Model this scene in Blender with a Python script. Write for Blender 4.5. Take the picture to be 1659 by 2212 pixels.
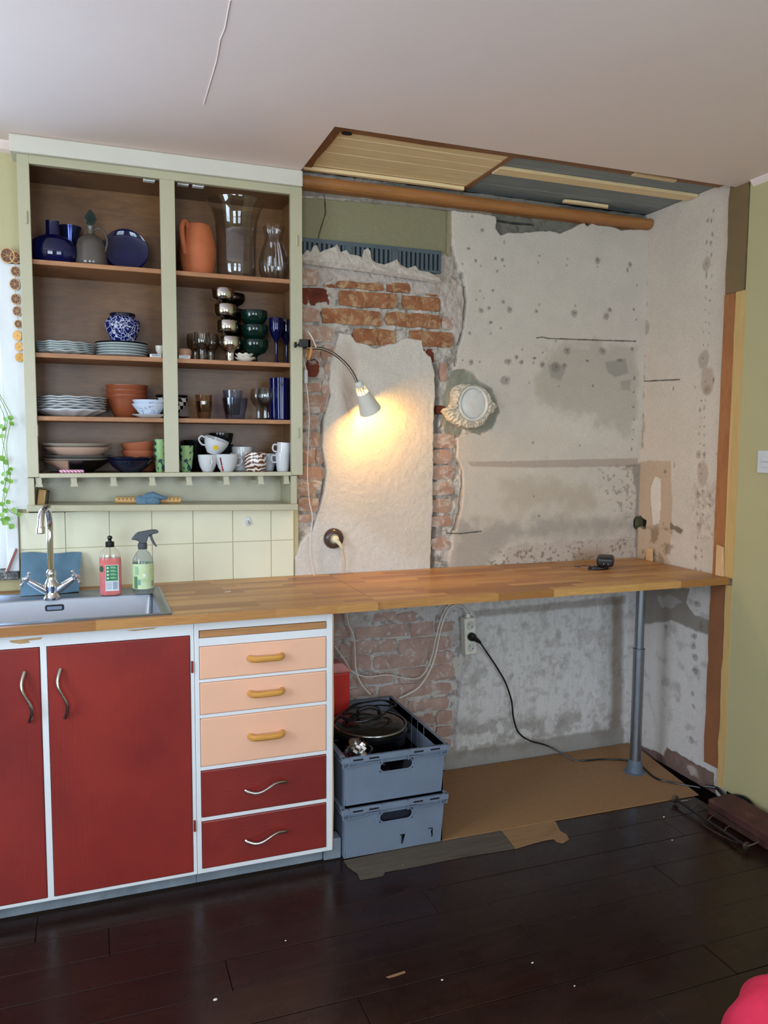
import bpy, bmesh, math, random
import numpy as np
from mathutils import Vector, Matrix

scene = bpy.context.scene
for o in list(bpy.data.objects):
    bpy.data.objects.remove(o)
COL = scene.collection

# ------------------------------------------------------------------ camera
CAM = Vector((0.58982, -3.03782, 1.43263))
YAW, PITCH, ROLL, FPX = -0.35442, -0.088, 0.00627, 1698.5
IW, IH = 1659.0, 2212.0
_f = Vector((-math.sin(YAW) * math.cos(PITCH), math.cos(YAW) * math.cos(PITCH), math.sin(PITCH)))
_r0 = Vector((math.cos(YAW), math.sin(YAW), 0))
_u0 = _r0.cross(_f)
_r = _r0 * math.cos(ROLL) + _u0 * math.sin(ROLL)
_u = _u0 * math.cos(ROLL) - _r0 * math.sin(ROLL)
cam = bpy.data.cameras.new('camera')
cam.sensor_fit = 'HORIZONTAL'
cam.sensor_width = 36.0
cam.lens = FPX / IW * 36.0
cam.clip_start = 0.05
camo = bpy.data.objects.new('camera', cam)
COL.objects.link(camo)
camo.matrix_world = Matrix(((_r.x, _u.x, -_f.x, CAM.x), (_r.y, _u.y, -_f.y, CAM.y), (_r.z, _u.z, -_f.z, CAM.z), (0, 0, 0, 1)))
scene.camera = camo

# ------------------------------------------------------------------ world, daylight, exposure
scene.view_settings.view_transform = 'Standard'
scene.view_settings.look = 'None'
scene.view_settings.gamma = 1.0
scene.view_settings.use_curve_mapping = False
scene.view_settings.exposure = 0.48
world = bpy.data.worlds.new('overcast_sky')
scene.world = world
world.use_nodes = True
_bg = world.node_tree.nodes['Background']
_bg.inputs['Color'].default_value = (0.80, 0.90, 1.0, 1)
_bg.inputs['Strength'].default_value = 1.6

def area_light(name, loc, target, sx, sy, energy, col):
    l = bpy.data.lights.new(name, 'AREA')
    l.shape = 'RECTANGLE'
    l.size = sx
    l.size_y = sy
    l.energy = energy
    l.color = col
    o = bpy.data.objects.new(name, l)
    COL.objects.link(o)
    o.location = loc
    d = Vector(target) - Vector(loc)
    o.rotation_euler = d.to_track_quat('-Z', 'Y').to_euler()
    return o

DAY = (0.70, 0.83, 1.0)
DAYB = (0.40, 0.60, 1.0)
# daylight entering each window opening of the room
area_light('daylight_sink_window', (-0.17, 0.16, 1.48), (-0.17, -1.0, 1.48), 0.86, 1.12, 26, DAYB)
area_light('daylight_rear_window', (-0.35, -4.62, 1.58), (-0.35, -3.0, 1.95), 1.15, 1.35, 46, DAY)
area_light('daylight_rear_window_b', (1.75, -4.62, 1.58), (1.75, -3.0, 1.95), 1.15, 1.35, 30, DAY)
area_light('daylight_side_window', (-1.225, -1.95, 1.58), (0.5, -1.95, 1.80), 1.15, 1.25, 38, DAY)

# ------------------------------------------------------------------ helpers
def S(r, g, b):
    def c(v):
        v /= 255.0
        return v / 12.92 if v <= 0.04045 else ((v + 0.055) / 1.055) ** 2.4
    return (c(r), c(g), c(b))

def ray(px, py):
    return _f + _r * ((px - IW / 2) / FPX) - _u * ((py - IH / 2) / FPX)

def on(ax, val, px, py):
    d = ray(px, py)
    return CAM + d * ((val - CAM[ax]) / d[ax])

def wb(px, py, y=0.0):
    return on(1, y, px, py)

def depth(p):
    return (Vector(p) - CAM).dot(_f)

class MB:
    def __init__(self):
        self.v = []
        self.f = []
    def add(self, vs, fs):
        n = len(self.v)
        self.v += [tuple(v) for v in vs]
        self.f += [tuple(i + n for i in f) for f in fs]
        return self
    def box(self, x0, x1, y0, y1, z0, z1):
        if x0 > x1: x0, x1 = x1, x0
        if y0 > y1: y0, y1 = y1, y0
        if z0 > z1: z0, z1 = z1, z0
        return self.add([(x0, y0, z0), (x1, y0, z0), (x1, y1, z0), (x0, y1, z0), (x0, y0, z1), (x1, y0, z1), (x1, y1, z1), (x0, y1, z1)],
                        [(0, 3, 2, 1), (4, 5, 6, 7), (0, 1, 5, 4), (1, 2, 6, 5), (2, 3, 7, 6), (3, 0, 4, 7)])
    def lathe(self, prof, n=32, c=(0, 0, 0), close=False, wob=None, sx=1.0, sy=1.0):
        """prof: list of (r, z); a radius of 0 closes to a point. wob(a, r, z) -> radius"""
        rings = []
        vs = []
        for (r, z) in prof:
            if r <= 1e-6:
                rings.append([len(vs)])
                vs.append((c[0], c[1], c[2] + z))
            else:
                ids = []
                for k in range(n):
                    a = 2 * math.pi * k / n
                    rr, zz = r, z
                    if wob:
                        rr, zz = wob(a, r, z)
                    ids.append(len(vs))
                    vs.append((c[0] + rr * math.cos(a) * sx, c[1] + rr * math.sin(a) * sy, c[2] + zz))
                rings.append(ids)
        fs = []
        m = len(rings)
        for i in range(m if close else m - 1):
            A, B = rings[i], rings[(i + 1) % m]
            if len(A) == 1 and len(B) == 1:
                continue
            for k in range(n):
                k2 = (k + 1) % n
                if len(A) == 1:
                    fs.append((A[0], B[k2], B[k]))
                elif len(B) == 1:
                    fs.append((A[k], A[k2], B[0]))
                else:
                    fs.append((A[k], A[k2], B[k2], B[k]))
        return self.add(vs, fs)
    def tube(self, pts, r, n=8, cap=True):
        pts = [Vector(p) for p in pts]
        m = len(pts)
        rs = r if isinstance(r, (list, tuple)) else [r] * m
        T = []
        for i in range(m):
            a = pts[max(0, i - 1)]
            b = pts[min(m - 1, i + 1)]
            t = (b - a)
            T.append(t.normalized() if t.length > 1e-9 else Vector((0, 0, 1)))
        up = Vector((0, 0, 1)) if abs(T[0].z) < 0.9 else Vector((1, 0, 0))
        N = (up - T[0] * up.dot(T[0])).normalized()
        vs = []
        fs = []
        for i in range(m):
            N = (N - T[i] * N.dot(T[i]))
            N = N.normalized() if N.length > 1e-6 else T[i].orthogonal().normalized()
            B = T[i].cross(N)
            for k in range(n):
                a = 2 * math.pi * k / n
                vs.append(pts[i] + (N * math.cos(a) + B * math.sin(a)) * rs[i])
        for i in range(m - 1):
            for k in range(n):
                k2 = (k + 1) % n
                fs.append((i * n + k, i * n + k2, (i + 1) * n + k2, (i + 1) * n + k))
        if cap:
            fs.append(tuple(reversed(range(n))))
            fs.append(tuple((m - 1) * n + k for k in range(n)))
        return self.add(vs, fs)
    def prism(self, poly, a, b, axis=1):
        """poly of 2D points extruded along axis from a to b. axis 1: (x,z); axis 2: (x,y); axis 0: (y,z)"""
        def mk(p, t):
            if axis == 1: return (p[0], t, p[1])
            if axis == 2: return (p[0], p[1], t)
            return (t, p[0], p[1])
        n = len(poly)
        vs = [mk(p, a) for p in poly] + [mk(p, b) for p in poly]
        fs = [tuple(range(n)), tuple(reversed(range(n, 2 * n)))]
        for k in range(n):
            k2 = (k + 1) % n
            fs.append((k2, k, n + k, n + k2))
        return self.add(vs, fs)
    def xform(self, M):
        self.v = [tuple(M @ Vector(v)) for v in self.v]
        return self

def finish(me, smooth, bevel, seg, sharp=35):
    bm = bmesh.new()
    bm.from_mesh(me)
    bmesh.ops.recalc_face_normals(bm, faces=bm.faces)
    if bevel > 0:
        es = [e for e in bm.edges if len(e.link_faces) == 2 and e.calc_face_angle(0) > math.radians(30)]
        bmesh.ops.bevel(bm, geom=es, offset=bevel, segments=seg, profile=0.5, affect='EDGES', clamp_overlap=True)
    bm.to_mesh(me)
    bm.free()
    if smooth:
        me.polygons.foreach_set('use_smooth', [True] * len(me.polygons))
        me.set_sharp_from_angle(angle=math.radians(sharp))

ROOTLOC = {}

def obj(name, mb, mat, parent=None, smooth=False, bevel=0.0, seg=2, loc=None, local=False, sharp=35):
    """mesh object; world coordinates unless loc/local is given"""
    me = bpy.data.meshes.new(name)
    me.from_pydata(mb.v, [], mb.f)
    finish(me, smooth, bevel, seg, sharp)
    if mat:
        me.materials.append(mat)
    o = bpy.data.objects.new(name, me)
    COL.objects.link(o)
    if loc is not None:
        o.location = loc
    if parent:
        o.parent = parent
        if not local and parent.name in ROOTLOC:
            o.matrix_parent_inverse = Matrix.Translation(-ROOTLOC[parent.name])
    return o

def tag(o, label=None, cat=None, group=None, kind=None):
    if label: o['label'] = label
    if cat: o['category'] = cat
    if group: o['group'] = group
    if kind: o['kind'] = kind
    return o

def thing(name, label, cat, loc=(0, 0, 0), group=None):
    o = bpy.data.objects.new(name, None)
    o.empty_display_size = 0.05
    COL.objects.link(o)
    o.location = loc
    ROOTLOC[o.name] = Vector(loc)
    return tag(o, label, cat, group)

def struct(name, mb, mat, label=None, **k):
    o = obj(name, mb, mat, **k)
    o['kind'] = 'structure'
    if label: o['label'] = label
    return o

def copy_tree(o, parent=None):
    c = o.copy()
    COL.objects.link(c)
    if parent: c.parent = parent
    for ch in list(o.children):
        copy_tree(ch, c)
    return c

def curve_pts(pts, n=8):
    """Catmull-Rom through points"""
    P = [Vector(p) for p in pts]
    P = [P[0] * 2 - P[1]] + P + [P[-1] * 2 - P[-2]]
    out = []
    for i in range(1, len(P) - 2):
        for k in range(n):
            t = k / n
            a, b, c, d = P[i - 1], P[i], P[i + 1], P[i + 2]
            out.append(0.5 * ((2 * b) + (c - a) * t + (2 * a - 5 * b + 4 * c - d) * t * t + (3 * b - a - 3 * c + d) * t ** 3))
    out.append(P[-2])
    return out

# ------------------------------------------------------------------ materials
MATS = {}

class NT:
    def __init__(self, name):
        self.m = bpy.data.materials.new(name)
        self.m.use_nodes = True
        self.t = self.m.node_tree
        self.b = self.t.nodes['Principled BSDF']
        self._co = None
    def n(self, typ, **k):
        nd = self.t.nodes.new(typ)
        for a, v in k.items():
            setattr(nd, a, v)
        return nd
    def link(self, a, b):
        self.t.links.new(a, b)
    def co(self, scale=(1, 1, 1), out='Object', rot=(0, 0, 0)):
        if self._co is None:
            self._co = self.n('ShaderNodeTexCoord')
        mp = self.n('ShaderNodeMapping')
        mp.inputs['Scale'].default_value = scale
        mp.inputs['Rotation'].default_value = rot
        self.link(self._co.outputs[out], mp.inputs['Vector'])
        return mp.outputs['Vector']
    def noise(self, scale=5, detail=4, rough=0.55, vec=None, dist=0.0):
        nd = self.n('ShaderNodeTexNoise')
        nd.inputs['Scale'].default_value = scale
        nd.inputs['Detail'].default_value = detail
        nd.inputs['Roughness'].default_value = rough
        nd.inputs['Distortion'].default_value = dist
        self.link(vec if vec is not None else self.co(), nd.inputs['Vector'])
        return nd.outputs['Fac']
    def ramp(self, fac, stops, interp='LINEAR'):
        nd = self.n('ShaderNodeValToRGB')
        cr = nd.color_ramp
        cr.interpolation = interp
        while len(cr.elements) > 1:
            cr.elements.remove(cr.elements[-1])
        for i, (p, c) in enumerate(stops):
            e = cr.elements[0] if i == 0 else cr.elements.new(p)
            e.position = p
            e.color = (c[0], c[1], c[2], 1)
        self.link(fac, nd.inputs['Fac'])
        return nd.outputs['Color']
    def mix(self, fac, a, b, mode='MIX'):
        nd = self.n('ShaderNodeMix', data_type='RGBA', blend_type=mode)
        for sock, v in ((nd.inputs[0], fac), (nd.inputs[6], a), (nd.inputs[7], b)):
            if hasattr(v, 'is_output'):
                self.link(v, sock)
            elif isinstance(v, (int, float)):
                sock.default_value = v
            else:
                sock.default_value = (v[0], v[1], v[2], 1)
        return nd.outputs[2]
    def math(self, op, a, b=0.0):
        nd = self.n('ShaderNodeMath', operation=op)
        for sock, v in ((nd.inputs[0], a), (nd.inputs[1], b)):
            if hasattr(v, 'is_output'): self.link(v, sock)
            else: sock.default_value = v
        return nd.outputs[0]
    def bump(self, h, strength=0.3, dist=0.002):
        nd = self.n('ShaderNodeBump')
        nd.inputs['Strength'].default_value = strength
        nd.inputs['Distance'].default_value = dist
        self.link(h, nd.inputs['Height'])
        self.link(nd.outputs['Normal'], self.b.inputs['Normal'])
    def set(self, **k):
        for a, v in k.items():
            s = self.b.inputs[a.replace('_', ' ')]
            if hasattr(v, 'is_output'): self.link(v, s)
            elif isinstance(v, (tuple, list)) and len(v) == 3: s.default_value = (v[0], v[1], v[2], 1)
            else: s.default_value = v
        return self

def plain(name, col, rough=0.5, metal=0.0, var=0.06, nscale=18, bump=0.0, bscale=60, bdist=0.001, coat=0.0, spec=0.5):
    """a painted / moulded surface with slight variation"""
    if name in MATS: return MATS[name]
    n = NT(name)
    f = n.noise(nscale, 3)
    dk = tuple(c * (1 - var * 1.6) for c in col)
    lt = tuple(min(1, c * (1 + var)) for c in col)
    n.set(Base_Color=n.ramp(f, [(0.3, dk), (0.7, lt)]), Roughness=rough, Metallic=metal)
    n.b.inputs['Coat Weight'].default_value = coat
    n.b.inputs['Specular IOR Level'].default_value = spec
    if bump > 0:
        n.bump(n.noise(bscale, 4), bump, bdist)
    MATS[name] = n.m
    return n.m

def wood(name, c1, c2, axis=0, scale=6.0, rough=0.45, bump=0.15, stretch=14, c3=None):
    if name in MATS: return MATS[name]
    n = NT(name)
    sc = [stretch, stretch, stretch]
    sc[axis] = 1.0
    v = n.co(tuple(sc))
    f = n.noise(scale, 6, 0.62, v, 1.2)
    f2 = n.noise(scale * 5, 3, 0.6, v)
    g = n.math('ADD', n.math('MULTIPLY', f, 0.72), n.math('MULTIPLY', f2, 0.28))
    st = [(0.30, c2), (0.62, c1)]
    if c3: st.append((0.78, c3))
    n.set(Base_Color=n.ramp(g, st), Roughness=rough)
    n.bump(g, bump, 0.002)
    MATS[name] = n.m
    return n.m

def glass(name, col, rough=0.02, ior=1.45, edge=0.72):
    """thin-walled glass: tinted see-through that deepens and mirrors at grazing angles"""
    if name in MATS: return MATS[name]
    n = NT(name)
    lw = n.n('ShaderNodeLayerWeight')
    lw.inputs['Blend'].default_value = 0.5
    tint = n.ramp(lw.outputs['Facing'], [(0.35, col), (1.0, tuple(c * edge for c in col))])
    t = n.n('ShaderNodeBsdfTransparent')
    n.link(tint, t.inputs['Color'])
    g = n.n('ShaderNodeBsdfGlossy')
    g.inputs['Roughness'].default_value = rough
    mx = n.n('ShaderNodeMixShader')
    n.link(n.math('ADD', n.math('MULTIPLY', n.math('POWER', lw.outputs['Facing'], 3.0), 0.45), 0.05), mx.inputs[0])
    n.link(t.outputs[0], mx.inputs[1])
    n.link(g.outputs[0], mx.inputs[2])
    out = [x for x in n.t.nodes if x.type == 'OUTPUT_MATERIAL'][0]
    n.link(mx.outputs[0], out.inputs['Surface'])
    MATS[name] = n.m
    return n.m

def metalm(name, col, rough=0.15, nscale=40, rvar=0.08):
    if name in MATS: return MATS[name]
    n = NT(name)
    f = n.noise(nscale, 3)
    n.set(Base_Color=col, Metallic=1.0, Roughness=n.ramp(f, [(0.3, (rough,) * 3), (0.7, (rough + rvar,) * 3)]))
    MATS[name] = n.m
    return n.m
# ------------------------------------------------------------------ structure
ZC = 2.436
XR = 2.99
random.seed(7)

# ---- materials of the shell
def floor_mat():
    n = NT('dark_floor_paint')
    v = n.co((1.2, 9, 9))
    f = n.noise(4, 6, 0.6, v, 0.8)
    g = n.noise(2.2, 4)
    w = n.noise(38, 5, 0.7)
    col = n.mix(n.ramp(g, [(0.35, (0, 0, 0)), (0.7, (1, 1, 1))]), n.ramp(f, [(0.3, S(24, 12, 10)), (0.7, S(37, 18, 15))]), n.ramp(f, [(0.3, S(30, 17, 14)), (0.7, S(48, 27, 20))]))
    sp = n.ramp(w, [(0.735, (0, 0, 0)), (0.77, (1, 1, 1))])
    col = n.mix(n.math('MULTIPLY', sp, 0.35), col, S(120, 100, 84))
    n.set(Base_Color=col, Roughness=n.ramp(n.noise(7, 4), [(0.3, (0.20,) * 3), (0.7, (0.36,) * 3)]))
    n.b.inputs['Specular IOR Level'].default_value = 0.36
    n.bump(n.math('ADD', f, n.math('MULTIPLY', n.noise(60, 3), 0.3)), 0.12, 0.003)
    return n.m

M_floor = floor_mat()
M_ceil = plain('ceiling_paint', S(232, 212, 202), 0.75, var=0.015, nscale=2, bump=0.12, bscale=180, bdist=0.002)
M_green = plain('olive_wall_paint', S(182, 172, 128), 0.62, var=0.02, nscale=3, bump=0.15, bscale=140, bdist=0.002)
M_white = plain('white_gloss_paint', S(218, 219, 219), 0.35, var=0.02, nscale=6, bump=0.06, bscale=50)

def wall_attr_mat():
    n = NT('old_plaster')
    a = n.n('ShaderNodeAttribute', attribute_name='paint')
    f = n.noise(160, 5, 0.65)
    f2 = n.noise(420, 3, 0.6)
    k = n.math('ADD', n.math('MULTIPLY', f, 0.5), 0.74)
    nd = n.n('ShaderNodeVectorMath', operation='SCALE')
    n.link(a.outputs['Color'], nd.inputs[0])
    n.link(k, nd.inputs['Scale'])
    n.set(Base_Color=nd.outputs[0], Roughness=0.9)
    n.b.inputs['Specular IOR Level'].default_value = 0.2
    n.bump(n.math('ADD', f, n.math('MULTIPLY', f2, 0.5)), 0.6, 0.003)
    return n.m

M_plaster = wall_attr_mat()

def brick_mat(name, c1, c2, dust, amount):
    n = NT(name)
    f = n.noise(14, 5, 0.6)
    col = n.ramp(f, [(0.3, c1), (0.68, c2)])
    w = n.noise(22, 6, 0.72, dist=0.6)
    msk = n.ramp(w, [(0.62 - amount, (0, 0, 0)), (0.74 - amount, (1, 1, 1))])
    n.set(Base_Color=n.mix(msk, col, dust), Roughness=0.92)
    n.b.inputs['Specular IOR Level'].default_value = 0.15
    n.bump(n.noise(130, 5, 0.7), 0.5, 0.003)
    return n.m

MB_or = brick_mat('orange_brick', S(126, 76, 50), S(160, 108, 74), S(176, 144, 108), 0.13)
MB_dk = brick_mat('dark_red_brick', S(84, 42, 32), S(120, 62, 46), S(170, 156, 142), 0.04)
MB_du = brick_mat('dusty_pink_brick', S(160, 122, 102), S(180, 148, 128), S(192, 178, 166), 0.14)
MB_ww = brick_mat('whitewashed_brick', S(164, 132, 120), S(188, 160, 148), S(204, 200, 198), 0.07)

# ---- numpy noise and distance
def vnoise(X, Y, scale, seed):
    rng = np.random.RandomState(seed)
    g = rng.rand(128, 128)
    x = X / scale + 17.3
    y = Y / scale + 9.7
    xi = np.floor(x).astype(int)
    yi = np.floor(y).astype(int)
    fx = x - xi
    fy = y - yi
    fx = fx * fx * (3 - 2 * fx)
    fy = fy * fy * (3 - 2 * fy)
    a = g[xi % 128, yi % 128]
    b = g[(xi + 1) % 128, yi % 128]
    c = g[xi % 128, (yi + 1) % 128]
    d = g[(xi + 1) % 128, (yi + 1) % 128]
    return (a * (1 - fx) + b * fx) * (1 - fy) + (c * (1 - fx) + d * fx) * fy

def fbm(X, Y, scale, octv, seed):
    s = 0
    amp = 1.0
    tot = 0
    for k in range(octv):
        s = s + amp * vnoise(X, Y, scale / (2 ** k), seed + k * 11)
        tot += amp
        amp *= 0.55
    return s / tot

def sdf(X, Y, poly):
    d2 = np.full(X.shape, 1e9)
    ins = np.zeros(X.shape, bool)
    n = len(poly)
    for i in range(n):
        ax, ay = poly[i]
        bx, by = poly[(i + 1) % n]
        ex, ey = bx - ax, by - ay
        t = np.clip(((X - ax) * ex + (Y - ay) * ey) / (ex * ex + ey * ey + 1e-12), 0, 1)
        d2 = np.minimum(d2, (X - ax - t * ex) ** 2 + (Y - ay - t * ey) ** 2)
        c = ((ay > Y) != (by > Y)) & (X < (bx - ax) * (Y - ay) / (by - ay + 1e-12) + ax)
        ins ^= c
    d = np.sqrt(d2)
    return np.where(ins, -d, d)

def sstep(a, b, x):
    t = np.clip((x - a) / (b - a), 0, 1)
    return t * t * (3 - 2 * t)

class Relief:
    """a wall surface as a height field with its own paint"""
    def __init__(self, u0, u1, v0, v1, step, seed):
        self.nu = int(round((u1 - u0) / step)) + 1
        self.nv = int(round((v1 - v0) / step)) + 1
        self.U, self.V = np.meshgrid(np.linspace(u0, u1, self.nu), np.linspace(v0, v1, self.nv))
        self.h = np.zeros(self.U.shape)
        self.c = np.zeros(self.U.shape + (3,))
        self.seed = seed
    def mix(self, m, col=None, h=None):
        if col is not None:
            col = np.array(col)
            self.c = self.c * (1 - m[..., None]) + col * m[..., None]
        if h is not None:
            self.h = self.h * (1 - m) + h * m
    def poly(self, pts, rag=0.006, rs=0.03, soft=0.004, seed=0):
        d = sdf(self.U, self.V, pts) + (fbm(self.U, self.V, rs, 4, self.seed + seed) - 0.5) * 2 * rag
        return sstep(soft, -soft, d)
    def band(self, pts, w, soft, rag=0.003, seed=0):
        """stroke along a polyline"""
        d2 = np.full(self.U.shape, 1e9)
        for (a, b) in zip(pts[:-1], pts[1:]):
            ex, ey = b[0] - a[0], b[1] - a[1]
            t = np.clip(((self.U - a[0]) * ex + (self.V - a[1]) * ey) / (ex * ex + ey * ey + 1e-12), 0, 1)
            d2 = np.minimum(d2, (self.U - a[0] - t * ex) ** 2 + (self.V - a[1] - t * ey) ** 2)
        d = np.sqrt(d2) + (fbm(self.U, self.V, 0.025, 3, self.seed + seed) - 0.5) * 2 * rag
        return sstep(w + soft, w - soft, d)
    def spot(self, c, rx, ry, soft=0.25, rag=0.35, seed=0):
        i0 = np.hypot((self.U - c[0]) / rx, (self.V - c[1]) / ry)
        i0 = i0 + (vnoise(self.U, self.V, max(rx, ry) * 0.7, self.seed + seed) - 0.5) * 2 * rag
        return sstep(1 + soft, 1 - soft, i0)
    def build(self, name, mapf, mat):
        co = mapf(self.U.ravel(), self.V.ravel(), self.h.ravel()).astype(np.float32)
        nv, nu = self.nv, self.nu
        idx = np.arange(nu * nv).reshape(nv, nu)
        q = np.stack([idx[:-1, :-1], idx[:-1, 1:], idx[1:, 1:], idx[1:, :-1]], -1).reshape(-1, 4)
        me = bpy.data.meshes.new(name)
        me.vertices.add(len(co))
        me.vertices.foreach_set('co', co.ravel())
        me.loops.add(q.size)
        me.loops.foreach_set('vertex_index', q.ravel().astype(np.int32))
        me.polygons.add(len(q))
        me.polygons.foreach_set('loop_start', np.arange(0, q.size, 4, dtype=np.int32))
        me.polygons.foreach_set('loop_total', np.full(len(q), 4, dtype=np.int32))
        me.polygons.foreach_set('use_smooth', np.ones(len(q), dtype=bool))
        me.update(calc_edges=True)
        at = me.attributes.new('paint', 'FLOAT_COLOR', 'POINT')
        rgba = np.ones((len(co), 4), np.float32)
        rgba[:, :3] = np.clip(self.c.reshape(-1, 3), 0, 1)
        at.data.foreach_set('color', rgba.ravel())
        me.materials.append(mat)
        o = bpy.data.objects.new(name, me)
        COL.objects.link(o)
        o['kind'] = 'structure'
        return o

# ---- floor
floor = struct('floor', MB().box(-1.2, 3.15, -4.6, 0.25, -0.12, -0.06), plain('sub_floor', S(20, 17, 15), 1.0, spec=0.0), 'dark brown painted plank floor')
ROWW = 0.132
k = 0
y1 = -0.5555
JO = [[-0.2, 1.9], [0.6, 2.6], [-0.4, 1.55], [0.9, 2.35], [0.2, 1.75], [1.2, 2.7], [0.5, 2.2]]
while y1 > -4.58:
    y0 = max(y1 - ROWW, -4.6)
    xs = [-1.2] + JO[k % len(JO)] + [2.975]
    if k == 0:
        xs = [-1.2, 0.4, 2.055, 2.862]
    for a, b in zip(xs[:-1], xs[1:]):
        dz = random.uniform(-0.0012, 0.0006)
        obj('plank', MB().box(a + 0.0008, b - 0.0008, y0 + 0.0009, y1 - 0.0009, -0.03, dz), M_floor, floor, bevel=0.0009, seg=1)
    y1 -= ROWW
    k += 1
obj('sub_board', MB().box(-1.2, 2.86, -0.554, 0.05, -0.04, -0.001), plain('sub_board', S(40, 32, 26), 0.9, spec=0.05), floor)
g1 = [on(2, 0, *p) for p in [(742, 1860), (905, 1826), (1078, 1790), (1112, 1834), (1000, 1852), (880, 1876), (832, 1884), (828, 1892), (806, 1897), (778, 1901), (772, 1888), (752, 1874)]]
obj('bare_floor_patch', MB().prism([(p.x, p.y) for p in g1], 0.0, 0.0022, 2), wood('grey_bare_plank', S(92, 82, 70), S(66, 58, 50), 0, 5, 0.8), floor)['label'] = 'grey-brown bare plank where the paint stops'
g2 = [on(2, 0, *p) for p in [(1079, 1790), (1140, 1778), (1196, 1770), (1203, 1781), (1210, 1796), (1224, 1804), (1229, 1814), (1216, 1822), (1203, 1819), (1195, 1813), (1180, 1815), (1150, 1823), (1113, 1834)]]
obj('bare_floor_patch', MB().prism([(p.x, p.y) for p in g2], 0.0, 0.0022, 2), wood('tan_bare_plank', S(150, 116, 80), S(124, 92, 62), 0, 5, 0.7), floor)['label'] = 'light wood bare plank with a wavy paint edge'
g3 = [on(2, 0, *p) for p in [(830, 1935), (850, 1928), (872, 1924), (880, 1930), (862, 1938), (838, 1941)]]
g3 = [on(2, 0, *p) for p in [(834, 2111), (852, 2105), (874, 2098), (876, 2102), (856, 2109), (840, 2113)]]
obj('worn_spot', MB().prism([(p.x, p.y) for p in g3], 0.0, 0.0012, 2), MATS['tan_bare_plank'], floor)
# crumbs of plaster lying about
CRL = {1452: 'pale plaster crumb on the floor just left of the metal rail knob', 465: 'largest pale plaster crumb, on the floor at the lower left', 1150: 'pale plaster crumb on the open floor right of the worn spot', 1241: 'pale plaster crumb nearest the pink fabric bundle', 955: 'pale plaster crumb on the floor beside the worn spot', 617: 'pale plaster crumb on the floor in front of the drawer cabinet', 1434: 'pale plaster crumb on the floor close to the front edge of the hardboard', 870: 'pale plaster crumb lying on the grey bare floor patch'}
for (px, py, r) in [(1452, 1815, .0025), (465, 2160, .004), (1150, 2080, .0025), (1241, 2130, .002), (955, 2117, .0025), (617, 2032, .002), (1434, 1765, .003), (870, 1870, .002)]:
    p = on(2, 0.001, px, py)
    m = MB().lathe([(0, 0), (r, r * .25), (r * .8, r * .8), (0, r)], 6, (p.x, p.y, 0.0005), sx=1.5)
    tag(obj('plaster_crumb', m, plain('crumb_white', S(220, 214, 204), 0.8)), CRL[px], 'crumb', 'plaster crumbs on the floor')

# ---- main ceiling with the opened hole over the niche
HX, HY = 1.34, -0.536
ceil = struct('ceiling', MB().box(-1.2, 3.15, -4.6, HY, ZC, ZC + 0.06).box(-1.2, HX, HY, 0.25, ZC, ZC + 0.06), M_ceil, 'pale pinkish plaster ceiling')
obj('filler_seam', MB().tube([on(2, ZC - 0.0002, *p) for p in [(497, 0), (486, 60), (476, 84), (468, 130), (440, 225)]], 0.0022, 6), M_ceil, ceil, smooth=True)
M_pw = wood('raw_ceiling_board', S(238, 212, 164), S(222, 188, 136), 0, 4, 0.6, 0.1)
M_pb = wood('blue_grey_ceiling_board', S(134, 140, 138), S(108, 116, 118), 0, 3, 0.6, 0.08)
M_br = wood('brown_batten', S(150, 98, 54), S(110, 66, 34), 0, 5, 0.6, 0.2)
M_bry = wood('brown_batten_y', S(150, 98, 54), S(110, 66, 34), 1, 5, 0.6, 0.2)
M_pine = wood('pine_moulding', S(168, 112, 60), S(138, 86, 42), 0, 4, 0.5, 0.1)
ZP = 2.47
nb = 6
for i in range(nb):
    a = -0.44 + i * 0.44 / nb
    b = a + 0.44 / nb
    obj('ceiling_board', MB().box(1.385, 2.045, a + .001, b - .001, ZP + random.uniform(0, .002), ZP + .02), M_pw, ceil, bevel=0.002, seg=1)
for (a, b) in [(-0.44, -0.335), (-0.335, -0.23), (-0.23, -0.11), (-0.11, 0.01)]:
    obj('ceiling_board', MB().box(2.052, 2.985, a + .001, b - .001, ZP + 0.004, ZP + .02), M_pb, ceil, bevel=0.002, seg=1)
obj('batten', MB().box(2.052, 2.985, -0.318, -0.252, ZP - 0.008, ZP + 0.004), M_pw, ceil, bevel=0.002, seg=1)
pl = [(HX - 0.01, HY - 0.02)] + [(HX + (2.985 - HX) * t, -0.425 + 0.014 * (random.random() - .5)) for t in [1, .93, .87, .8, .72, .66, .58, .5, .44, .37, .3, .22, .15, .08, 0.03]]
pl = [(HX - 0.01, HY - 0.02), (2.985, HY - 0.02)] + pl[1:]
obj('batten', MB().prism(pl, ZP - 0.004, ZP + 0.018, 2), M_br, ceil)
obj('batten', MB().prism([(HX - .01, HY), (HX + 0.05, HY), (HX + 0.052, -.3), (HX + 0.046, -.15), (HX + 0.055, -.02), (HX - .01, .0)], ZP - 0.006, ZP + 0.018, 2), M_bry, ceil)
obj('batten', MB().box(2.036, 2.056, -0.43, 0.0, ZP - 0.002, ZP + 0.016), M_bry, ceil)
obj('moulding', MB().prism([(-0.036, 2.444), (-0.040, 2.432), (-0.040, 2.420), (-0.034, 2.410), (-0.022, 2.403), (0.02, 2.401), (0.02, 2.444)], 1.35, 2.985, 0), M_pine, ceil, bevel=0.004)['label'] = 'varnished pine moulding under the opened ceiling'
obj('splinter', MB().prism([(1.36, -0.062), (1.9, -0.066), (2.03, -0.06), (2.03, -0.045), (1.36, -0.045)], 2.456, 2.469, 2), M_pw, ceil)
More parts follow.
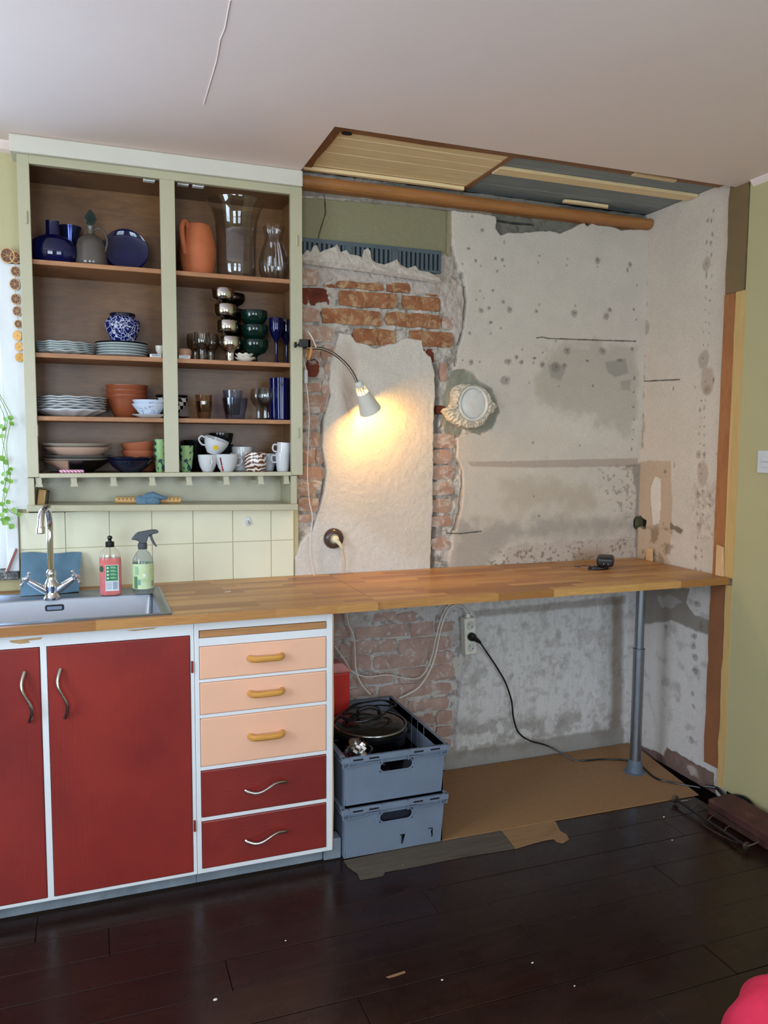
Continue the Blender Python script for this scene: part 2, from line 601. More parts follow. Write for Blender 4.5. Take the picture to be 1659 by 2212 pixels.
obj('splinter', MB().prism([(2.5, -0.066), (2.56, -0.072), (2.72, -0.068), (2.73, -0.05), (2.5, -0.05)], 2.458, 2.469, 2), M_pw, ceil)
obj('splinter', MB().prism([(2.56, -0.46), (2.76, -0.452), (2.765, -0.43), (2.56, -0.432)], 2.46, 2.466, 2), M_pw, ceil)
obj('knot_hole', MB().lathe([(0, 0), (0.012, 0.0), (0.009, 0.012), (0, 0.012)], 10, (1.415, -0.425, 2.462), sx=1.6), plain('knot_black', S(30, 22, 16), 0.9), ceil)
struct('ceiling_upper', MB().box(1.30, 3.15, HY - .05, 0.25, 2.492, 2.55), plain('attic_dark', S(60, 52, 44), 0.9), 'boards above the opened ceiling')

# ---- plain walls of the room
wback = MB()
wback.box(-1.2, -0.65, 0.006, 0.25, 0, ZC).box(-0.65, 0.30, 0.006, 0.25, 0, 0.945).box(-0.65, 0.30, 0.006, 0.25, 2.03, ZC)
wback.box(0.30, 0.372, 0.006, 0.25, 0, ZC).box(0.372, 1.352, 0.006, 0.25, 0, 1.165).box(0.372, 1.352, 0.20, 0.25, 1.165, ZC)
wback.box(1.352, 3.15, 0.09, 0.25, -0.06, 2.5)
struct('wall_back', wback, M_green, 'olive green painted back wall')
struct('trim_1', MB().prism([(0.006, 2.405), (-0.012, 2.412), (-0.026, 2.428), (-0.03, ZC), (0.006, ZC)], -1.2, 0.36, 0), M_ceil, 'white cove strip under the ceiling')
wr = MB().box(2.978, 3.15, -4.6, -0.605, 0.028, ZC).box(3.06, 3.15, -0.605, 0.25, 0, 2.5)
struct('wall_right', wr, M_green, 'olive green painted right wall')
struct('trim_2', MB().prism([(2.978, 2.414), (2.968, 2.424), (2.960, ZC), (2.978, ZC)], -4.6, -0.62, 1), M_ceil, 'white filler strip between wall and ceiling')
struct('wall_left', MB().box(-1.35, -1.2, -4.6, -2.6, 0, ZC).box(-1.35, -1.2, -1.3, 0.25, 0, ZC).box(-1.35, -1.2, -2.6, -1.3, 0, 0.9).box(-1.35, -1.2, -2.6, -1.3, 2.25, ZC), M_green, 'olive green painted left wall')
wf = MB()
wf.box(-1.35, -0.95, -4.75, -4.6, 0, ZC).box(0.25, 1.15, -4.75, -4.6, 0, ZC).box(2.35, 3.15, -4.75, -4.6, 0, ZC)
for (a, b) in ((-0.95, 0.25), (1.15, 2.35)):
    wf.box(a, b, -4.75, -4.6, 0, 0.85).box(a, b, -4.75, -4.6, 2.25, ZC)
struct('wall_front', wf, M_green, 'olive green wall behind the viewer')

def pane_mat():
    n = NT('window_pane')
    t = n.n('ShaderNodeBsdfTransparent')
    t.inputs['Color'].default_value = (0.95, 0.98, 0.98, 1)
    g = n.n('ShaderNodeBsdfGlossy')
    g.inputs['Roughness'].default_value = 0.02
    mx = n.n('ShaderNodeMixShader')
    mx.inputs[0].default_value = 0.08
    n.link(t.outputs[0], mx.inputs[1])
    n.link(g.outputs[0], mx.inputs[2])
    out = [x for x in n.t.nodes if x.type == 'OUTPUT_MATERIAL'][0]
    n.link(mx.outputs[0], out.inputs['Surface'])
    return n.m

M_pane = pane_mat()
def window(name, x0, x1, z0, z1, yf, yin, bars, label):
    """frame in an opening; yf = outer face depth, yin = inner"""
    a = 0.045
    w = struct(name, MB().box(x0, x0 + a, yf, yin, z0, z1).box(x1 - a, x1, yf, yin, z0, z1).box(x0 + a, x1 - a, yf, yin, z0, z0 + a).box(x0 + a, x1 - a, yf, yin, z1 - a, z1), M_white, label)
    xm = (x0 + x1) / 2
    if bars:
        obj('mullion', MB().box(xm - .03, xm + .03, yf, yin, z0 + a, z1 - a), M_white, w, bevel=0.003)
        zm = z0 + (z1 - z0) * 0.66
        obj('mullion', MB().box(x0 + a, x1 - a, yf + .002, yin - .002, zm - .025, zm + .025), M_white, w, bevel=0.003)
    ym = (yf + yin) / 2
    obj('pane', MB().box(x0 + a, x1 - a, ym - .002, ym + .002, z0 + a, z1 - a), M_pane, w)
    return w
w1 = window('window_1', -0.65, 0.30, 0.975, 2.03, 0.05, 0.10, False, 'white framed window at the left of the sink wall')
obj('sash', MB().box(0.232, 0.262, 0.055, 0.085, 1.0195, 1.9855).box(-0.605, 0.232, 0.055, 0.085, 1.0195, 1.05).box(-0.605, 0.232, 0.055, 0.085, 1.95, 1.9855), M_white, w1)
obj('window_casing', MB().box(0.30, 0.3375, -0.012, 0.02, 0.972, 1.19).box(0.30, 0.3745, -0.012, 0.02, 1.19, 2.035).box(-0.70, 0.3375, -0.012, 0.02, 2.03, 2.075), M_white, w1, bevel=0.003)
obj('jamb', MB().box(0.296, 0.3, 0.0, 0.2, 0.97, 2.03).box(-0.65, 0.3, 0.0, 0.2, 2.026, 2.03), M_white, w1)
M_gran = NT('dark_speckled_stone')
M_gran.set(Base_Color=M_gran.ramp(M_gran.noise(90, 4, 0.7), [(0.38, S(30, 30, 30)), (0.55, S(92, 90, 84)), (0.66, S(150, 146, 136))]), Roughness=0.35)
obj('window_sill', MB().box(-0.70, 0.336, -0.03, 0.10, 0.945, 0.972), M_gran.m, w1, bevel=0.003)
window('window_2', -0.95, 0.25, 0.85, 2.25, -4.70, -4.62, True, 'white cross-barred window behind the viewer, left one')
window('window_3', 1.15, 2.35, 0.85, 2.25, -4.70, -4.62, True, 'white cross-barred window behind the viewer, right one')

w4 = struct('window_4', MB().box(-1.31, -1.24, -2.6, -2.555, 0.9, 2.25).box(-1.31, -1.24, -1.345, -1.3, 0.9, 2.25).box(-1.31, -1.24, -2.555, -1.345, 0.9, 0.945).box(-1.31, -1.24, -2.555, -1.345, 2.205, 2.25), M_white, 'white window in the left wall')
obj('mullion', MB().box(-1.305, -1.245, -1.98, -1.92, 0.945, 2.205), M_white, w4)
obj('pane', MB().box(-1.277, -1.273, -2.555, -1.345, 0.945, 2.205), M_pane, w4)

# ---- tiles over the worktop
M_tile = plain('cream_glazed_tile', S(226, 222, 194), 0.22, var=0.02, nscale=7, bump=0.03, bscale=60, bdist=0.0005)
M_grout = plain('tile_grout', S(190, 180, 150), 0.9)
spl = struct('wall_splashback', MB().box(0.341, 1.334, 0.003, 0.0062, 0.90, 1.172), M_grout, 'cream tiled splashback above the sink')
tx = [0.341, 0.491, 0.641, 0.791, 0.941, 1.091, 1.241, 1.332]
for i in range(7):
    for (z0, z1) in ((0.896, 1.0456), (1.0456, 1.178)):
        obj('tile', MB().box(tx[i] + .0012, tx[i + 1] - .0012, random.uniform(-.0006, .0006), 0.006, z0 + .0012, z1 - .0012), M_tile, spl, bevel=0.0012, seg=2)

# ---- niche back wall: plaster, bare masonry and whitewash as relief
R = Relief(1.336, XR + 0.004, -0.02, 2.475, 0.003, 100)
U, V = R.U, R.V
def pw(pts): return [(wb(*p).x, wb(*p).z) for p in pts]
f_big = fbm(U, V, 0.35, 4, 1)
f_mid = fbm(U, V, 0.05, 4, 2)
f_fin = fbm(U, V, 0.016, 3, 3)
# bare masonry
R.c[:] = np.array(S(178, 168, 156))
R.mix(sstep(.45, .62, f_mid), S(194, 184, 172))
R.mix(sstep(.52, .66, fbm(U, V, .03, 4, 5)) * .7, S(126, 116, 104))
R.h[:] = -0.017 + (f_mid - .5) * 0.020 + (f_fin - .5) * 0.012
# rough lintel mortar over the bricks
m = R.poly(pw([(640, 545), (720, 560), (800, 575), (870, 590), (950, 603), (985, 600), (1010, 625), (1015, 700), (990, 740), (980, 700), (962, 672), (955, 640), (925, 632), (890, 640), (885, 610), (850, 620), (830, 606), (800, 613), (770, 606), (735, 612), (722, 600), (700, 610), (690, 590), (640, 560)]), 0.008, 0.03, 0.006, 7)
R.mix(m, S(184, 170, 158), -0.009 + (f_mid - .5) * .022 + (f_fin - .5) * .009)
R.mix(m * sstep(.55, .75, f_mid) * .5, S(160, 144, 132))
# right, large old plaster
right_poly = pw([(972, 440), (977, 520), (984, 560), (1003, 600), (1010, 655), (1004, 705), (990, 752), (984, 800), (1000, 800), (1022, 806), (1040, 828), (1062, 840), (1072, 872), (1080, 888), (1062, 925), (1040, 938), (1004, 935), (988, 948), (985, 990), (998, 1012), (1000, 1040), (998, 1085), (993, 1120), (980, 1150), (968, 1235), (970, 1300), (1000, 1318), (1008, 1370), (1020, 1424), (1000, 1455), (994, 1500), (986, 1570), (980, 1700), (1420, 1700), (1420, 420)])
m = R.poly(right_poly, 0.010, 0.035, 0.004, 11)
pc = np.array(S(202, 191, 176)) * (0.90 + 0.2 * f_big)[..., None] * (0.95 + 0.1 * f_mid)[..., None]
R.c = R.c * (1 - m[..., None]) + pc * m[..., None]
R.h = R.h * (1 - m) + m * ((f_big - .5) * .006 + (f_mid - .5) * .0022)
mr = m.copy()
# middle smooth plaster
mid_poly = pw([(733, 716), (757, 722), (768, 738), (790, 742), (812, 752), (838, 744), (856, 741), (880, 727), (912, 735), (916, 757), (932, 772), (939, 800), (941, 840), (938, 900), (937, 1000), (935, 1100), (927, 1300), (600, 1320), (640, 1200), (648, 1172), (668, 1150), (684, 1112), (697, 1060), (702, 1020), (692, 965), (697, 905), (712, 852), (708, 820), (713, 790), (724, 752)])
m2 = R.poly(mid_poly, 0.005, 0.03, 0.0035, 23)
mc = np.array(S(206, 196, 182)) * (0.93 + 0.14 * f_big)[..., None] * (0.97 + 0.06 * f_mid)[..., None]
R.c = R.c * (1 - m2[..., None]) + mc * m2[..., None]
R.h = R.h * (1 - m2) + m2 * (0.003 + (f_big - .5) * .005 + (f_fin - .5) * .0028)
R.mix(m2 * R.poly(pw([(640, 1100), (760, 1120), (925, 1230), (925, 1300), (630, 1300)]), .02, .08, .05, 3) * .6, S(214, 210, 204))
R.mix(R.spot(pw([(752, 850)])[0], .03, .14, .7, .4, 4) * .45 * m2, S(150, 118, 98))
R.mix(R.band(pw([(742, 850), (760, 912)]), .004, .006, .004, 9) * .3, S(140, 110, 92))
R.mix(R.band(pw([(944, 790), (947, 860), (945, 930), (943, 1010), (942, 1100), (936, 1225)]), .009, .006, .006, 12), S(132, 120, 108), -0.036)
R.mix(R.band(pw([(713, 800), (709, 830), (714, 852), (706, 880), (698, 905), (694, 965), (703, 1020), (698, 1062), (685, 1112), (672, 1150)]), .0022, .002, .002, 13) * .85, S(74, 62, 54), -0.030)
R.mix(R.band(pw([(1000, 590), (1008, 650), (1003, 705), (990, 752), (985, 790)]), .003, .003, .003, 14) * .7, S(92, 82, 72), -0.028)
R.mix(R.band(pw([(988, 950), (987, 990), (999, 1015), (1000, 1050), (996, 1100), (984, 1145)]), .003, .003, .003, 15) * .6, S(100, 88, 78), -0.026)
# green painted panel between ceiling and vent
gp = R.poly(pw([(640, 425), (700, 428), (800, 437), (969, 452), (966, 565), (960, 600), (880, 590), (640, 545)]), 0.0025, 0.02, 0.002, 31)
R.mix(gp, S(136, 130, 100), -0.004 + (f_big - .5) * .003)
R.mix(R.poly(pw([(966, 450), (976, 450), (978, 560), (964, 560)]), .003, .02, .002, 5), S(150, 138, 112), -0.010)
R.mix(R.poly(pw([(940, 545), (985, 555), (980, 612), (945, 605)]), .010, .02, .004, 8), S(172, 160, 146), -0.006 + (f_fin - .5) * .02)
# broken grey strip under the moulding and the big grey patch
R.mix(R.poly(pw([(640, 380), (640, 424), (700, 420), (800, 436), (860, 441), (970, 452), (1000, 456), (1030, 458), (1060, 464), (1090, 466), (1250, 480), (1400, 492), (1400, 430)]), 0.006, 0.03, 0.004, 37), S(138, 130, 118), -0.018 + (f_mid - .5) * .02)
R.mix(R.poly(pw([(1066, 455), (1074, 472), (1072, 492), (1082, 508), (1098, 502), (1120, 502), (1150, 500), (1190, 497), (1210, 503), (1235, 493), (1254, 483), (1262, 480), (1270, 488), (1280, 483), (1330, 490), (1340, 496), (1400, 494), (1400, 430)]), 0.003, 0.02, 0.003, 41), S(116, 112, 100), -0.022 + (f_mid - .5) * .024)
R.mix(R.band(pw([(1078, 472), (1110, 478), (1160, 482)]), .003, .003, .002, 2), S(40, 36, 32), -0.04)
# concrete round the pipe
R.mix(R.poly(pw([(975, 800), (1002, 798), (1024, 806), (1042, 830), (1064, 842), (1074, 872), (1080, 890), (1064, 925), (1038, 938), (1000, 925), (994, 945), (965, 940), (955, 900), (960, 850)]), .006, .025, .004, 43), S(140, 138, 122), -0.014 + (f_mid - .5) * .012)
# brown-stained areas on the right plaster (old tile line, leaks, mould)
def stain(pts, col, k, soft=.012, rag=.012, seed=0):
    R.mix(R.poly(pw(pts), rag, .05, soft, seed) * k * mr, col)
stain([(1165, 800), (1180, 760), (1215, 742), (1265, 738), (1310, 748), (1372, 750), (1378, 830), (1368, 940), (1330, 930), (1270, 900), (1200, 880), (1160, 850)], S(160, 150, 132), .48, .03, .055, 51)
stain([(1186, 790), (1205, 782), (1222, 800), (1212, 822), (1190, 815)], S(140, 134, 124), .6, .006, .006, 52)
stain([(1308, 784), (1350, 775), (1358, 805), (1330, 815), (1312, 805)], S(140, 134, 124), .6, .006, .006, 53)
stain([(1340, 825), (1362, 822), (1360, 845), (1342, 842)], S(150, 140, 126), .6, .006, .006, 54)
stain([(1010, 998), (1377, 990), (1377, 1008), (1150, 1010), (1020, 1008)], S(172, 154, 140), .8, .002, .003, 55)
stain([(1085, 1040), (1130, 1032), (1175, 1048), (1210, 1042), (1275, 1048), (1290, 1100), (1200, 1095), (1120, 1110), (1095, 1080)], S(178, 162, 140), .55, .04, .05, 56)
stain([(985, 1125), (1080, 1130), (1130, 1132), (1170, 1120), (1200, 1122), (1250, 1118), (1377, 1115), (1377, 1150), (1250, 1155), (1110, 1172), (1070, 1200), (1040, 1240), (970, 1240)], S(148, 138, 128), .62, .04, .05, 57)
stain([(1090, 1185), (1160, 1175), (1250, 1170), (1377, 1160), (1377, 1225), (1080, 1240)], S(178, 162, 150), .6, .01, .02, 58)
sp = sstep(.60, .66, fbm(U, V, .014, 3, 60)) * R.poly(pw([(1060, 1195), (1160, 1180), (1280, 1170), (1377, 1160), (1377, 1230), (1050, 1245)]), .02, .06, .03, 59) * mr
R.mix(sp * .7, S(124, 98, 74))
sp = sstep(.64, .70, fbm(U, V, .016, 3, 61)) * R.poly(pw([(1290, 1010), (1377, 1005), (1377, 1130), (1310, 1110)]), .02, .06, .03, 62) * mr
R.mix(sp * .5, S(124, 104, 88))
stain([(1240, 1195), (1300, 1185), (1310, 1225), (1235, 1230)], S(150, 120, 88), .5, .02, .02, 63)
stain([(1352, 1008), (1366, 1008), (1372, 1060), (1372, 1200), (1380, 1230), (1385, 1000)], S(130, 120, 110), .7, .005, .01, 64)
R.mix(R.band(pw([(1160, 730), (1172, 728), (1185, 731), (1240, 733), (1300, 735), (1374, 737)]), .0022, .0015, .0012, 65), S(60, 54, 48), -0.004)
R.mix(R.band(pw([(966, 1152), (995, 1153), (1040, 1148)]), .0022, .0015, .0012, 66), S(70, 64, 58), -0.006)
R.mix(R.band(pw([(702, 420), (704, 460), (690, 505), (682, 550)]), .002, .0015, .001, 67), S(40, 36, 30), -0.008)
def dots(lst, ox, oy, sc, conv, RR, base=S(122, 112, 100), deep=S(60, 52, 46)):
    for i, d in enumerate(lst):
        zx, zy, r = d[:3]
        asp = d[3] if len(d) > 3 else 1.0
        px, py = ox + zx / sc, oy + zy / sc
        c = conv(px, py)
        e = conv(px + r / sc, py)
        rm = max(math.hypot(e[0] - c[0], e[1] - c[1]), 0.0028) * 1.05
        mk = RR.spot(c, rm, rm * asp, .25, .22, 200 + i)
        RR.mix(mk * .52, base, -0.0025)
        if r > 9:
            RR.mix(RR.spot((c[0] + rm * .2, c[1] + rm * .1), min(rm * .3, .0035), min(rm * .3, .0035), .4, .2, 300 + i) * .7, deep, -0.006)
        elif r <= 6:
            RR.mix(mk * .45, deep)
convb = lambda x, y: (wb(x, y).x, wb(x, y).z)
dots([(417, 445, 14), (475, 455, 14), (492, 507, 9), (432, 548, 10), (300, 507, 9), (775, 424, 6), (766, 478, 8), (1005, 448, 8), (997, 501, 8), (1249, 459, 20, 1.3), (1250, 515, 7), (1514, 495, 17), (1493, 541, 11, 1.5), (1570, 664, 8), (293, 708, 9), (398, 705, 12), (322, 768, 7), (262, 780, 9), (482, 798, 14), (534, 861, 20), (365, 850, 14), (773, 820, 9), (751, 875, 14), (1065, 831, 8), (1058, 892, 26), (1348, 864, 16), (1321, 915, 22), (1543, 862, 10), (1562, 945, 6), (378, 966, 18, .7), (460, 1012, 9), (378, 1056, 9), (208, 1055, 13), (910, 1118, 9), (1531, 1182, 14), (636, 1188, 8), (802, 1212, 6), (590, 1250, 16), (520, 1285, 32, .7), (630, 1290, 19), (728, 1295, 9), (801, 1310, 19), (220, 1292, 20), (290, 1287, 8), (150, 1275, 6), (735, 1258, 20, .5), (1000, 1197, 24), (1290, 1200, 24), (910, 1330, 34), (978, 1318, 20), (1165, 1280, 16, .5), (1430, 1275, 26, .4), (500, 1440, 38, .8), (692, 1458, 8), (934, 1486, 7), (1212, 1483, 10), (1548, 1420, 11, 1.4), (1540, 1535, 6), (228, 104, 8, 1.4), (310, 215, 14), (200, 365, 16, .6), (490, 315, 8, 2), (258, 462, 12), (150, 490, 9), (300, 870, 20)], 960, 440, 3.77, convb, R)
dots([(722, 400, 9), (1103, 424, 5), (1525, 453, 9, 1.4), (1540, 110, 6), (1543, 211, 7), (1540, 295, 5), (1530, 375, 5), (730, 836, 5), (772, 998, 10), (1300, 688, 7, 1.6), (1530, 800, 7), (1518, 936, 6)], 960, 850, 3.77, convb, R)
# black hole with an old pipe end by the corner
R.mix(R.spot(pw([(1378, 1132)])[0], .020, .030, .3, .4, 400), S(40, 36, 34), -0.03)
# below the worktop
low = sstep(.888, .872, V + (f_mid - .5) * .01)
lowl = low * (1 - R.poly(right_poly, 0.010, 0.035, 0.004, 11))
R.mix(lowl, S(196, 190, 186), -0.013 + (f_mid - .5) * .016 + (f_fin - .5) * .009)
R.mix(lowl * sstep(.5, .64, fbm(U, V, .04, 4, 71)) * .6, S(172, 156, 146))
R.mix(lowl * sstep(.6, .7, fbm(U, V, .025, 4, 72)) * .6, S(120, 110, 104))
lowr = low * mr
st = fbm(U * 2.2, V * .6, .03, 4, 73)
R.mix(lowr * .8, S(214, 212, 212))
R.mix(lowr * sstep(.45, .75, st) * .35, S(180, 176, 174))
R.mix(lowr * sstep(.56, .80, fbm(U, V, .06, 5, 74)) * .5, S(140, 132, 126))
R.mix(lowr * sstep(.54, .72, fbm(U, V, .022, 4, 79)) * .35, S(150, 144, 140))
R.mix(low * R.poly(pw([(1020, 1320), (1352, 1287), (1352, 1304), (1030, 1334)]), .006, .03, .008, 75) * .6, S(130, 120, 108), -0.004)
R.mix(low * R.poly(pw([(1322, 1290), (1345, 1290), (1345, 1620), (1318, 1620)]), .008, .06, .02, 76) * .75, S(118, 100, 84))
R.mix(low * R.poly(pw([(960, 1625), (1110, 1607), (1200, 1590), (1345, 1572), (1345, 1660), (960, 1720)]), .006, .05, .008, 77) * .9, S(150, 146, 140), 0.002 + (f_mid - .5) * .004)
R.mix(low * R.poly(pw([(985, 1560), (1100, 1560), (1240, 1530), (1340, 1540), (1340, 1590), (1200, 1600), (985, 1640)]), .03, .06, .03, 78) * .5 * sstep(.4, .6, f_mid), S(124, 114, 106))
niche = R.build('wall_niche', lambda u, v, h: np.stack([u, -h, v], -1), M_plaster)
niche['label'] = 'stripped niche wall of old plaster, mortar and bare brick'

def brick(x0, y0, x1, y1, ox, oy, sc, mat, hf, tilt=0.0):
    x0, x1 = ox + x0 / sc + .3, ox + x1 / sc - .3
    y0, y1 = oy + y0 / sc + .3, oy + y1 / sc - .3
    ym, xm = (y0 + y1) / 2, (x0 + x1) / 2
    ua, ub = wb(x0, ym).x, wb(x1, ym).x
    za, zb = wb(xm, y1).z, wb(xm, y0).z
    nx, nz = (5, 3) if ub - ua > .1 else (3, 3)
    vs, fs = [], []
    for j in range(nz + 1):
        for i in range(nx + 1):
            e = (i in (0, nx)) or (j in (0, nz))
            u = ua + (ub - ua) * i / nx + random.uniform(-.0035, .0035)
            z = za + (zb - za) * j / nz + random.uniform(-.003, .003)
            if (i in (0, nx)) and (j in (0, nz)):
                u += (.004 if i == 0 else -.004)
                z += (.003 if j == 0 else -.003)
            h = hf + random.uniform(-.0015, .0015) - (.003 if e else 0)
            vs.append((u, -h, z))
    W1 = nx + 1
    for j in range(nz):
        for i in range(nx):
            fs.append((j * W1 + i, j * W1 + i + 1, (j + 1) * W1 + i + 1, (j + 1) * W1 + i))
    ring = [i for i in range(W1)] + [j * W1 + nx for j in range(1, nz + 1)] + [nz * W1 + i for i in range(nx - 1, -1, -1)] + [j * W1 for j in range(nz - 1, 0, -1)]
    b0 = len(vs)
    for r in ring:
        vs.append((vs[r][0], 0.045, vs[r][2]))
    L = len(ring)
    for q in range(L):
        q2 = (q + 1) % L
        fs.append((ring[q2], ring[q], b0 + q, b0 + q2))
    obj('brick', MB().add(vs, fs), mat, niche, smooth=True, sharp=50)

for b in [(395, 508, 795, 568), (815, 513, 1020, 598), (1150, 600, 1270, 632), (300, 520, 385, 558), (412, 586, 908, 724), (946, 626, 1280, 754), (262, 741, 776, 873), (806, 771, 1280, 897), (528, 905, 900, 1050), (1014, 928, 1385, 1060)]:
    brick(*b, 630, 480, 3.95, MB_or, -0.006)
for b in [(60, 555, 332, 700), (130, 1165, 247, 1315), (1125, 1072, 1228, 1195), (1240, 1560, 1330, 1640)]:
    brick(*b, 630, 480, 3.95, MB_dk, -0.012)
for b in [(60, 390, 235, 540), (60, 725, 245, 850), (60, 880, 362, 1018), (60, 1030, 258, 1155), (262, 1035, 385, 1180), (285, 1185, 342, 1340), (60, 1368, 262, 1450), (262, 1345, 342, 1475), (60, 1490, 300, 1615), (1290, 800, 1385, 915), (1265, 1195, 1345, 1350)]:
    brick(*b, 630, 480, 3.95, MB_du, -0.007)
for b in [(60, 10, 322, 165), (60, 180, 235, 310), (60, 330, 265, 455), (60, 470, 205, 605), (210, 460, 285, 605), (60, 625, 295, 735), (60, 748, 210, 870), (60, 890, 245, 1015), (60, 1030, 190, 1100), (1195, 340, 1405, 468), (1195, 480, 1385, 600), (1200, 612, 1405, 735), (1200, 750, 1390, 870), (1200, 900, 1370, 1020), (1200, 1040, 1380, 1140), (1200, 1230, 1360, 1340)]:
    brick(*b, 630, 850, 3.95, MB_du, -0.008)
for b in [(480, 295, 680, 372), (60, 310, 228, 395), (690, 300, 870, 385), (60, 418, 292, 532), (315, 412, 792, 525), (800, 385, 1010, 512), (1020, 380, 1180, 470), (60, 552, 170, 650), (188, 545, 682, 665), (698, 522, 1152, 652), (60, 690, 462, 815), (478, 662, 950, 785), (960, 640, 1175, 750), (258, 835, 645, 935), (690, 772, 1185, 905), (60, 850, 235, 950), (258, 958, 505, 1040), (528, 925, 1000, 1045), (1008, 915, 1160, 1015), (560, 1060, 760, 1150), (780, 1055, 1135, 1165), (845, 1185, 1012, 1275), (1026, 1160, 1175, 1280), (900, 1300, 1010, 1390), (1026, 1292, 1172, 1390), (1000, 1410, 1160, 1500)]:
    brick(*b, 690, 1250, 4.046, MB_ww, -0.006)

# ---- niche side wall
R2 = Relief(-0.612, 0.004, -0.02, 2.475, 0.003, 500)
U2, V2 = R2.U, R2.V
def pr(pts): return [(on(0, XR, *p).y, on(0, XR, *p).z) for p in pts]
g_big = fbm(U2, V2, 0.35, 4, 21)
g_mid = fbm(U2, V2, 0.05, 4, 22)
g_fin = fbm(U2, V2, 0.016, 3, 23)
R2.c[:] = np.array(S(214, 199, 182)) * (0.92 + 0.14 * g_big)[..., None] * (0.96 + 0.07 * g_mid)[..., None]
R2.h[:] = (g_big - .5) * .006 + (g_mid - .5) * .002
R2.mix(R2.poly(pr([(1372, 1003), (1400, 994), (1448, 997), (1452, 1080), (1450, 1160), (1440, 1200), (1452, 1225), (1372, 1225)]), .004, .03, .004, 31) * .85, S(192, 164, 136), -0.001)
R2.mix(R2.poly(pr([(1405, 1050), (1415, 1030), (1426, 1035), (1427, 1090), (1423, 1130), (1410, 1135), (1406, 1090)]), .006, .02, .003, 32) * .9, S(226, 214, 198), 0.002)
R2.mix(R2.poly(pr([(1370, 1140), (1440, 1140), (1470, 1150), (1440, 1225), (1372, 1225)]), .02, .03, .02, 33) * .6 * sstep(.42, .6, g_mid), S(120, 92, 66))
R2.mix(R2.poly(pr([(1448, 1130), (1475, 1145), (1470, 1152), (1448, 1142)]), .006, .02, .004, 34) * .8, S(100, 80, 62))
R2.mix(R2.poly(pr([(1500, 1050), (1560, 1050), (1560, 1180), (1500, 1160)]), .04, .06, .05, 35) * .4 * sstep(.45, .6, g_fin), S(150, 128, 110))
R2.mix(R2.band(pr([(1377, 824), (1420, 822), (1468, 820)]), .0025, .0015, .001, 36), S(70, 60, 50), -0.004)
R2.mix(R2.spot(pr([(1384, 1129)])[0], .035, .022, .3, .4, 37), S(36, 32, 30), -0.03)
convr = lambda x, y: (on(0, XR, x, y).y, on(0, XR, x, y).z)
D1 = [(930, 422, 16, 1.2), (972, 422, 14, 1.4), (1000, 305, 10, 1.4), (985, 585, 15, 1.2), (915, 680, 12, 1.5), (967, 690, 16, 1.3), (926, 795, 7), (973, 832, 14, 1.5), (918, 942, 40, 1.3), (978, 953, 7), (914, 1068, 14, 2.2), (978, 1085, 9, 1.8), (914, 1215, 12, 1.4), (968, 1240, 7), (900, 1345, 8), (955, 1375, 11), (902, 1487, 9), (948, 1530, 8), (902, 1634, 9), (946, 1650, 9), (880, 1755, 5), (944, 1765, 5), (880, 1910, 6), (932, 1912, 6), (880, 2075, 56, 1.4), (202, 712, 8), (214, 830, 7), (208, 955, 8), (198, 1085, 6), (206, 1178, 9, 1.6), (198, 1420, 14, 1.4), (182, 1492, 11, 1.6), (182, 1610, 7), (192, 1708, 34, 1.6), (175, 1838, 7), (178, 1910, 7), (184, 2040, 5), (160, 2165, 18, 1.6)]
dots(D1, 1360, 400, 5.53, convr, R2, S(150, 130, 114), S(84, 66, 54))
D2 = [(733, 110, 60, 1.5), (798, 95, 12, 1.8), (737, 190, 34, 1), (685, 290, 6), (724, 284, 7), (670, 378, 11, 1.4), (710, 360, 9, 1.6), (678, 455, 5), (716, 449, 5), (672, 538, 5), (713, 536, 6), (659, 608, 9, 1.5), (710, 617, 7, 1.7), (672, 700, 5), (710, 715, 6), (658, 807, 24, 1.2), (711, 808, 18, 1.3), (663, 908, 12, 1.4), (690, 995, 50, 1.5), (650, 1187, 22, 1.4), (694, 1157, 13), (764, 1200, 11, 1.4), (657, 1262, 7, 1.5), (764, 1286, 14), (702, 1294, 5), (642, 1372, 12, 1.5), (699, 1378, 5), (656, 1480, 24), (648, 1600, 5), (683, 1604, 5), (632, 1696, 14, 1.1), (683, 1718, 9, 1.5), (628, 1790, 14, 1.4), (688, 1782, 6, 1.6), (628, 1900, 12), (678, 1912, 10), (134, 66, 11, 1.4), (132, 158, 7), (128, 242, 14, 1.5), (118, 322, 6), (127, 440, 11, 1.7), (122, 545, 22, 1.7), (110, 625, 22, 1.4), (118, 712, 18, 1.4), (335, 970, 18, .8), (318, 1467, 8, 1.7), (417, 175, 6, 1.8), (622, 162, 7, 1.5), (834, 800, 9), (835, 1292, 10), (425, 905, 9, 2)]
dots(D2, 1360, 800, 4.424, convr, R2, S(160, 134, 112), S(78, 60, 46))
low2 = sstep(.888, .872, V2)
R2.mix(low2 * .7, S(210, 206, 206))
R2.mix(low2 * R2.poly(pr([(1372, 1270), (1490, 1270), (1480, 1300), (1500, 1330), (1545, 1345), (1545, 1375), (1500, 1362), (1450, 1340), (1380, 1350)]), .008, .03, .006, 40) * .85, S(128, 118, 106), -0.003)
R2.mix(low2 * R2.poly(pr([(1420, 1290), (1450, 1285), (1470, 1300), (1450, 1316), (1425, 1310)]), .008, .02, .004, 41) * .8, S(176, 170, 166))
R2.mix(low2 * sstep(.55, .80, fbm(U2, V2, .05, 5, 42)) * .5, S(150, 140, 134))
R2.mix(R2.poly(pr([(1370, 1603), (1432, 1632), (1440, 1616), (1500, 1648), (1540, 1672), (1545, 1720), (1370, 1640)]), .008, .03, .004, 43) * .95, S(120, 92, 82), -0.006 + (g_mid - .5) * .012)
R2.mix(R2.spot(pr([(1496, 1665)])[0], .03, .02, .4, .5, 44) * .8, S(190, 176, 166))
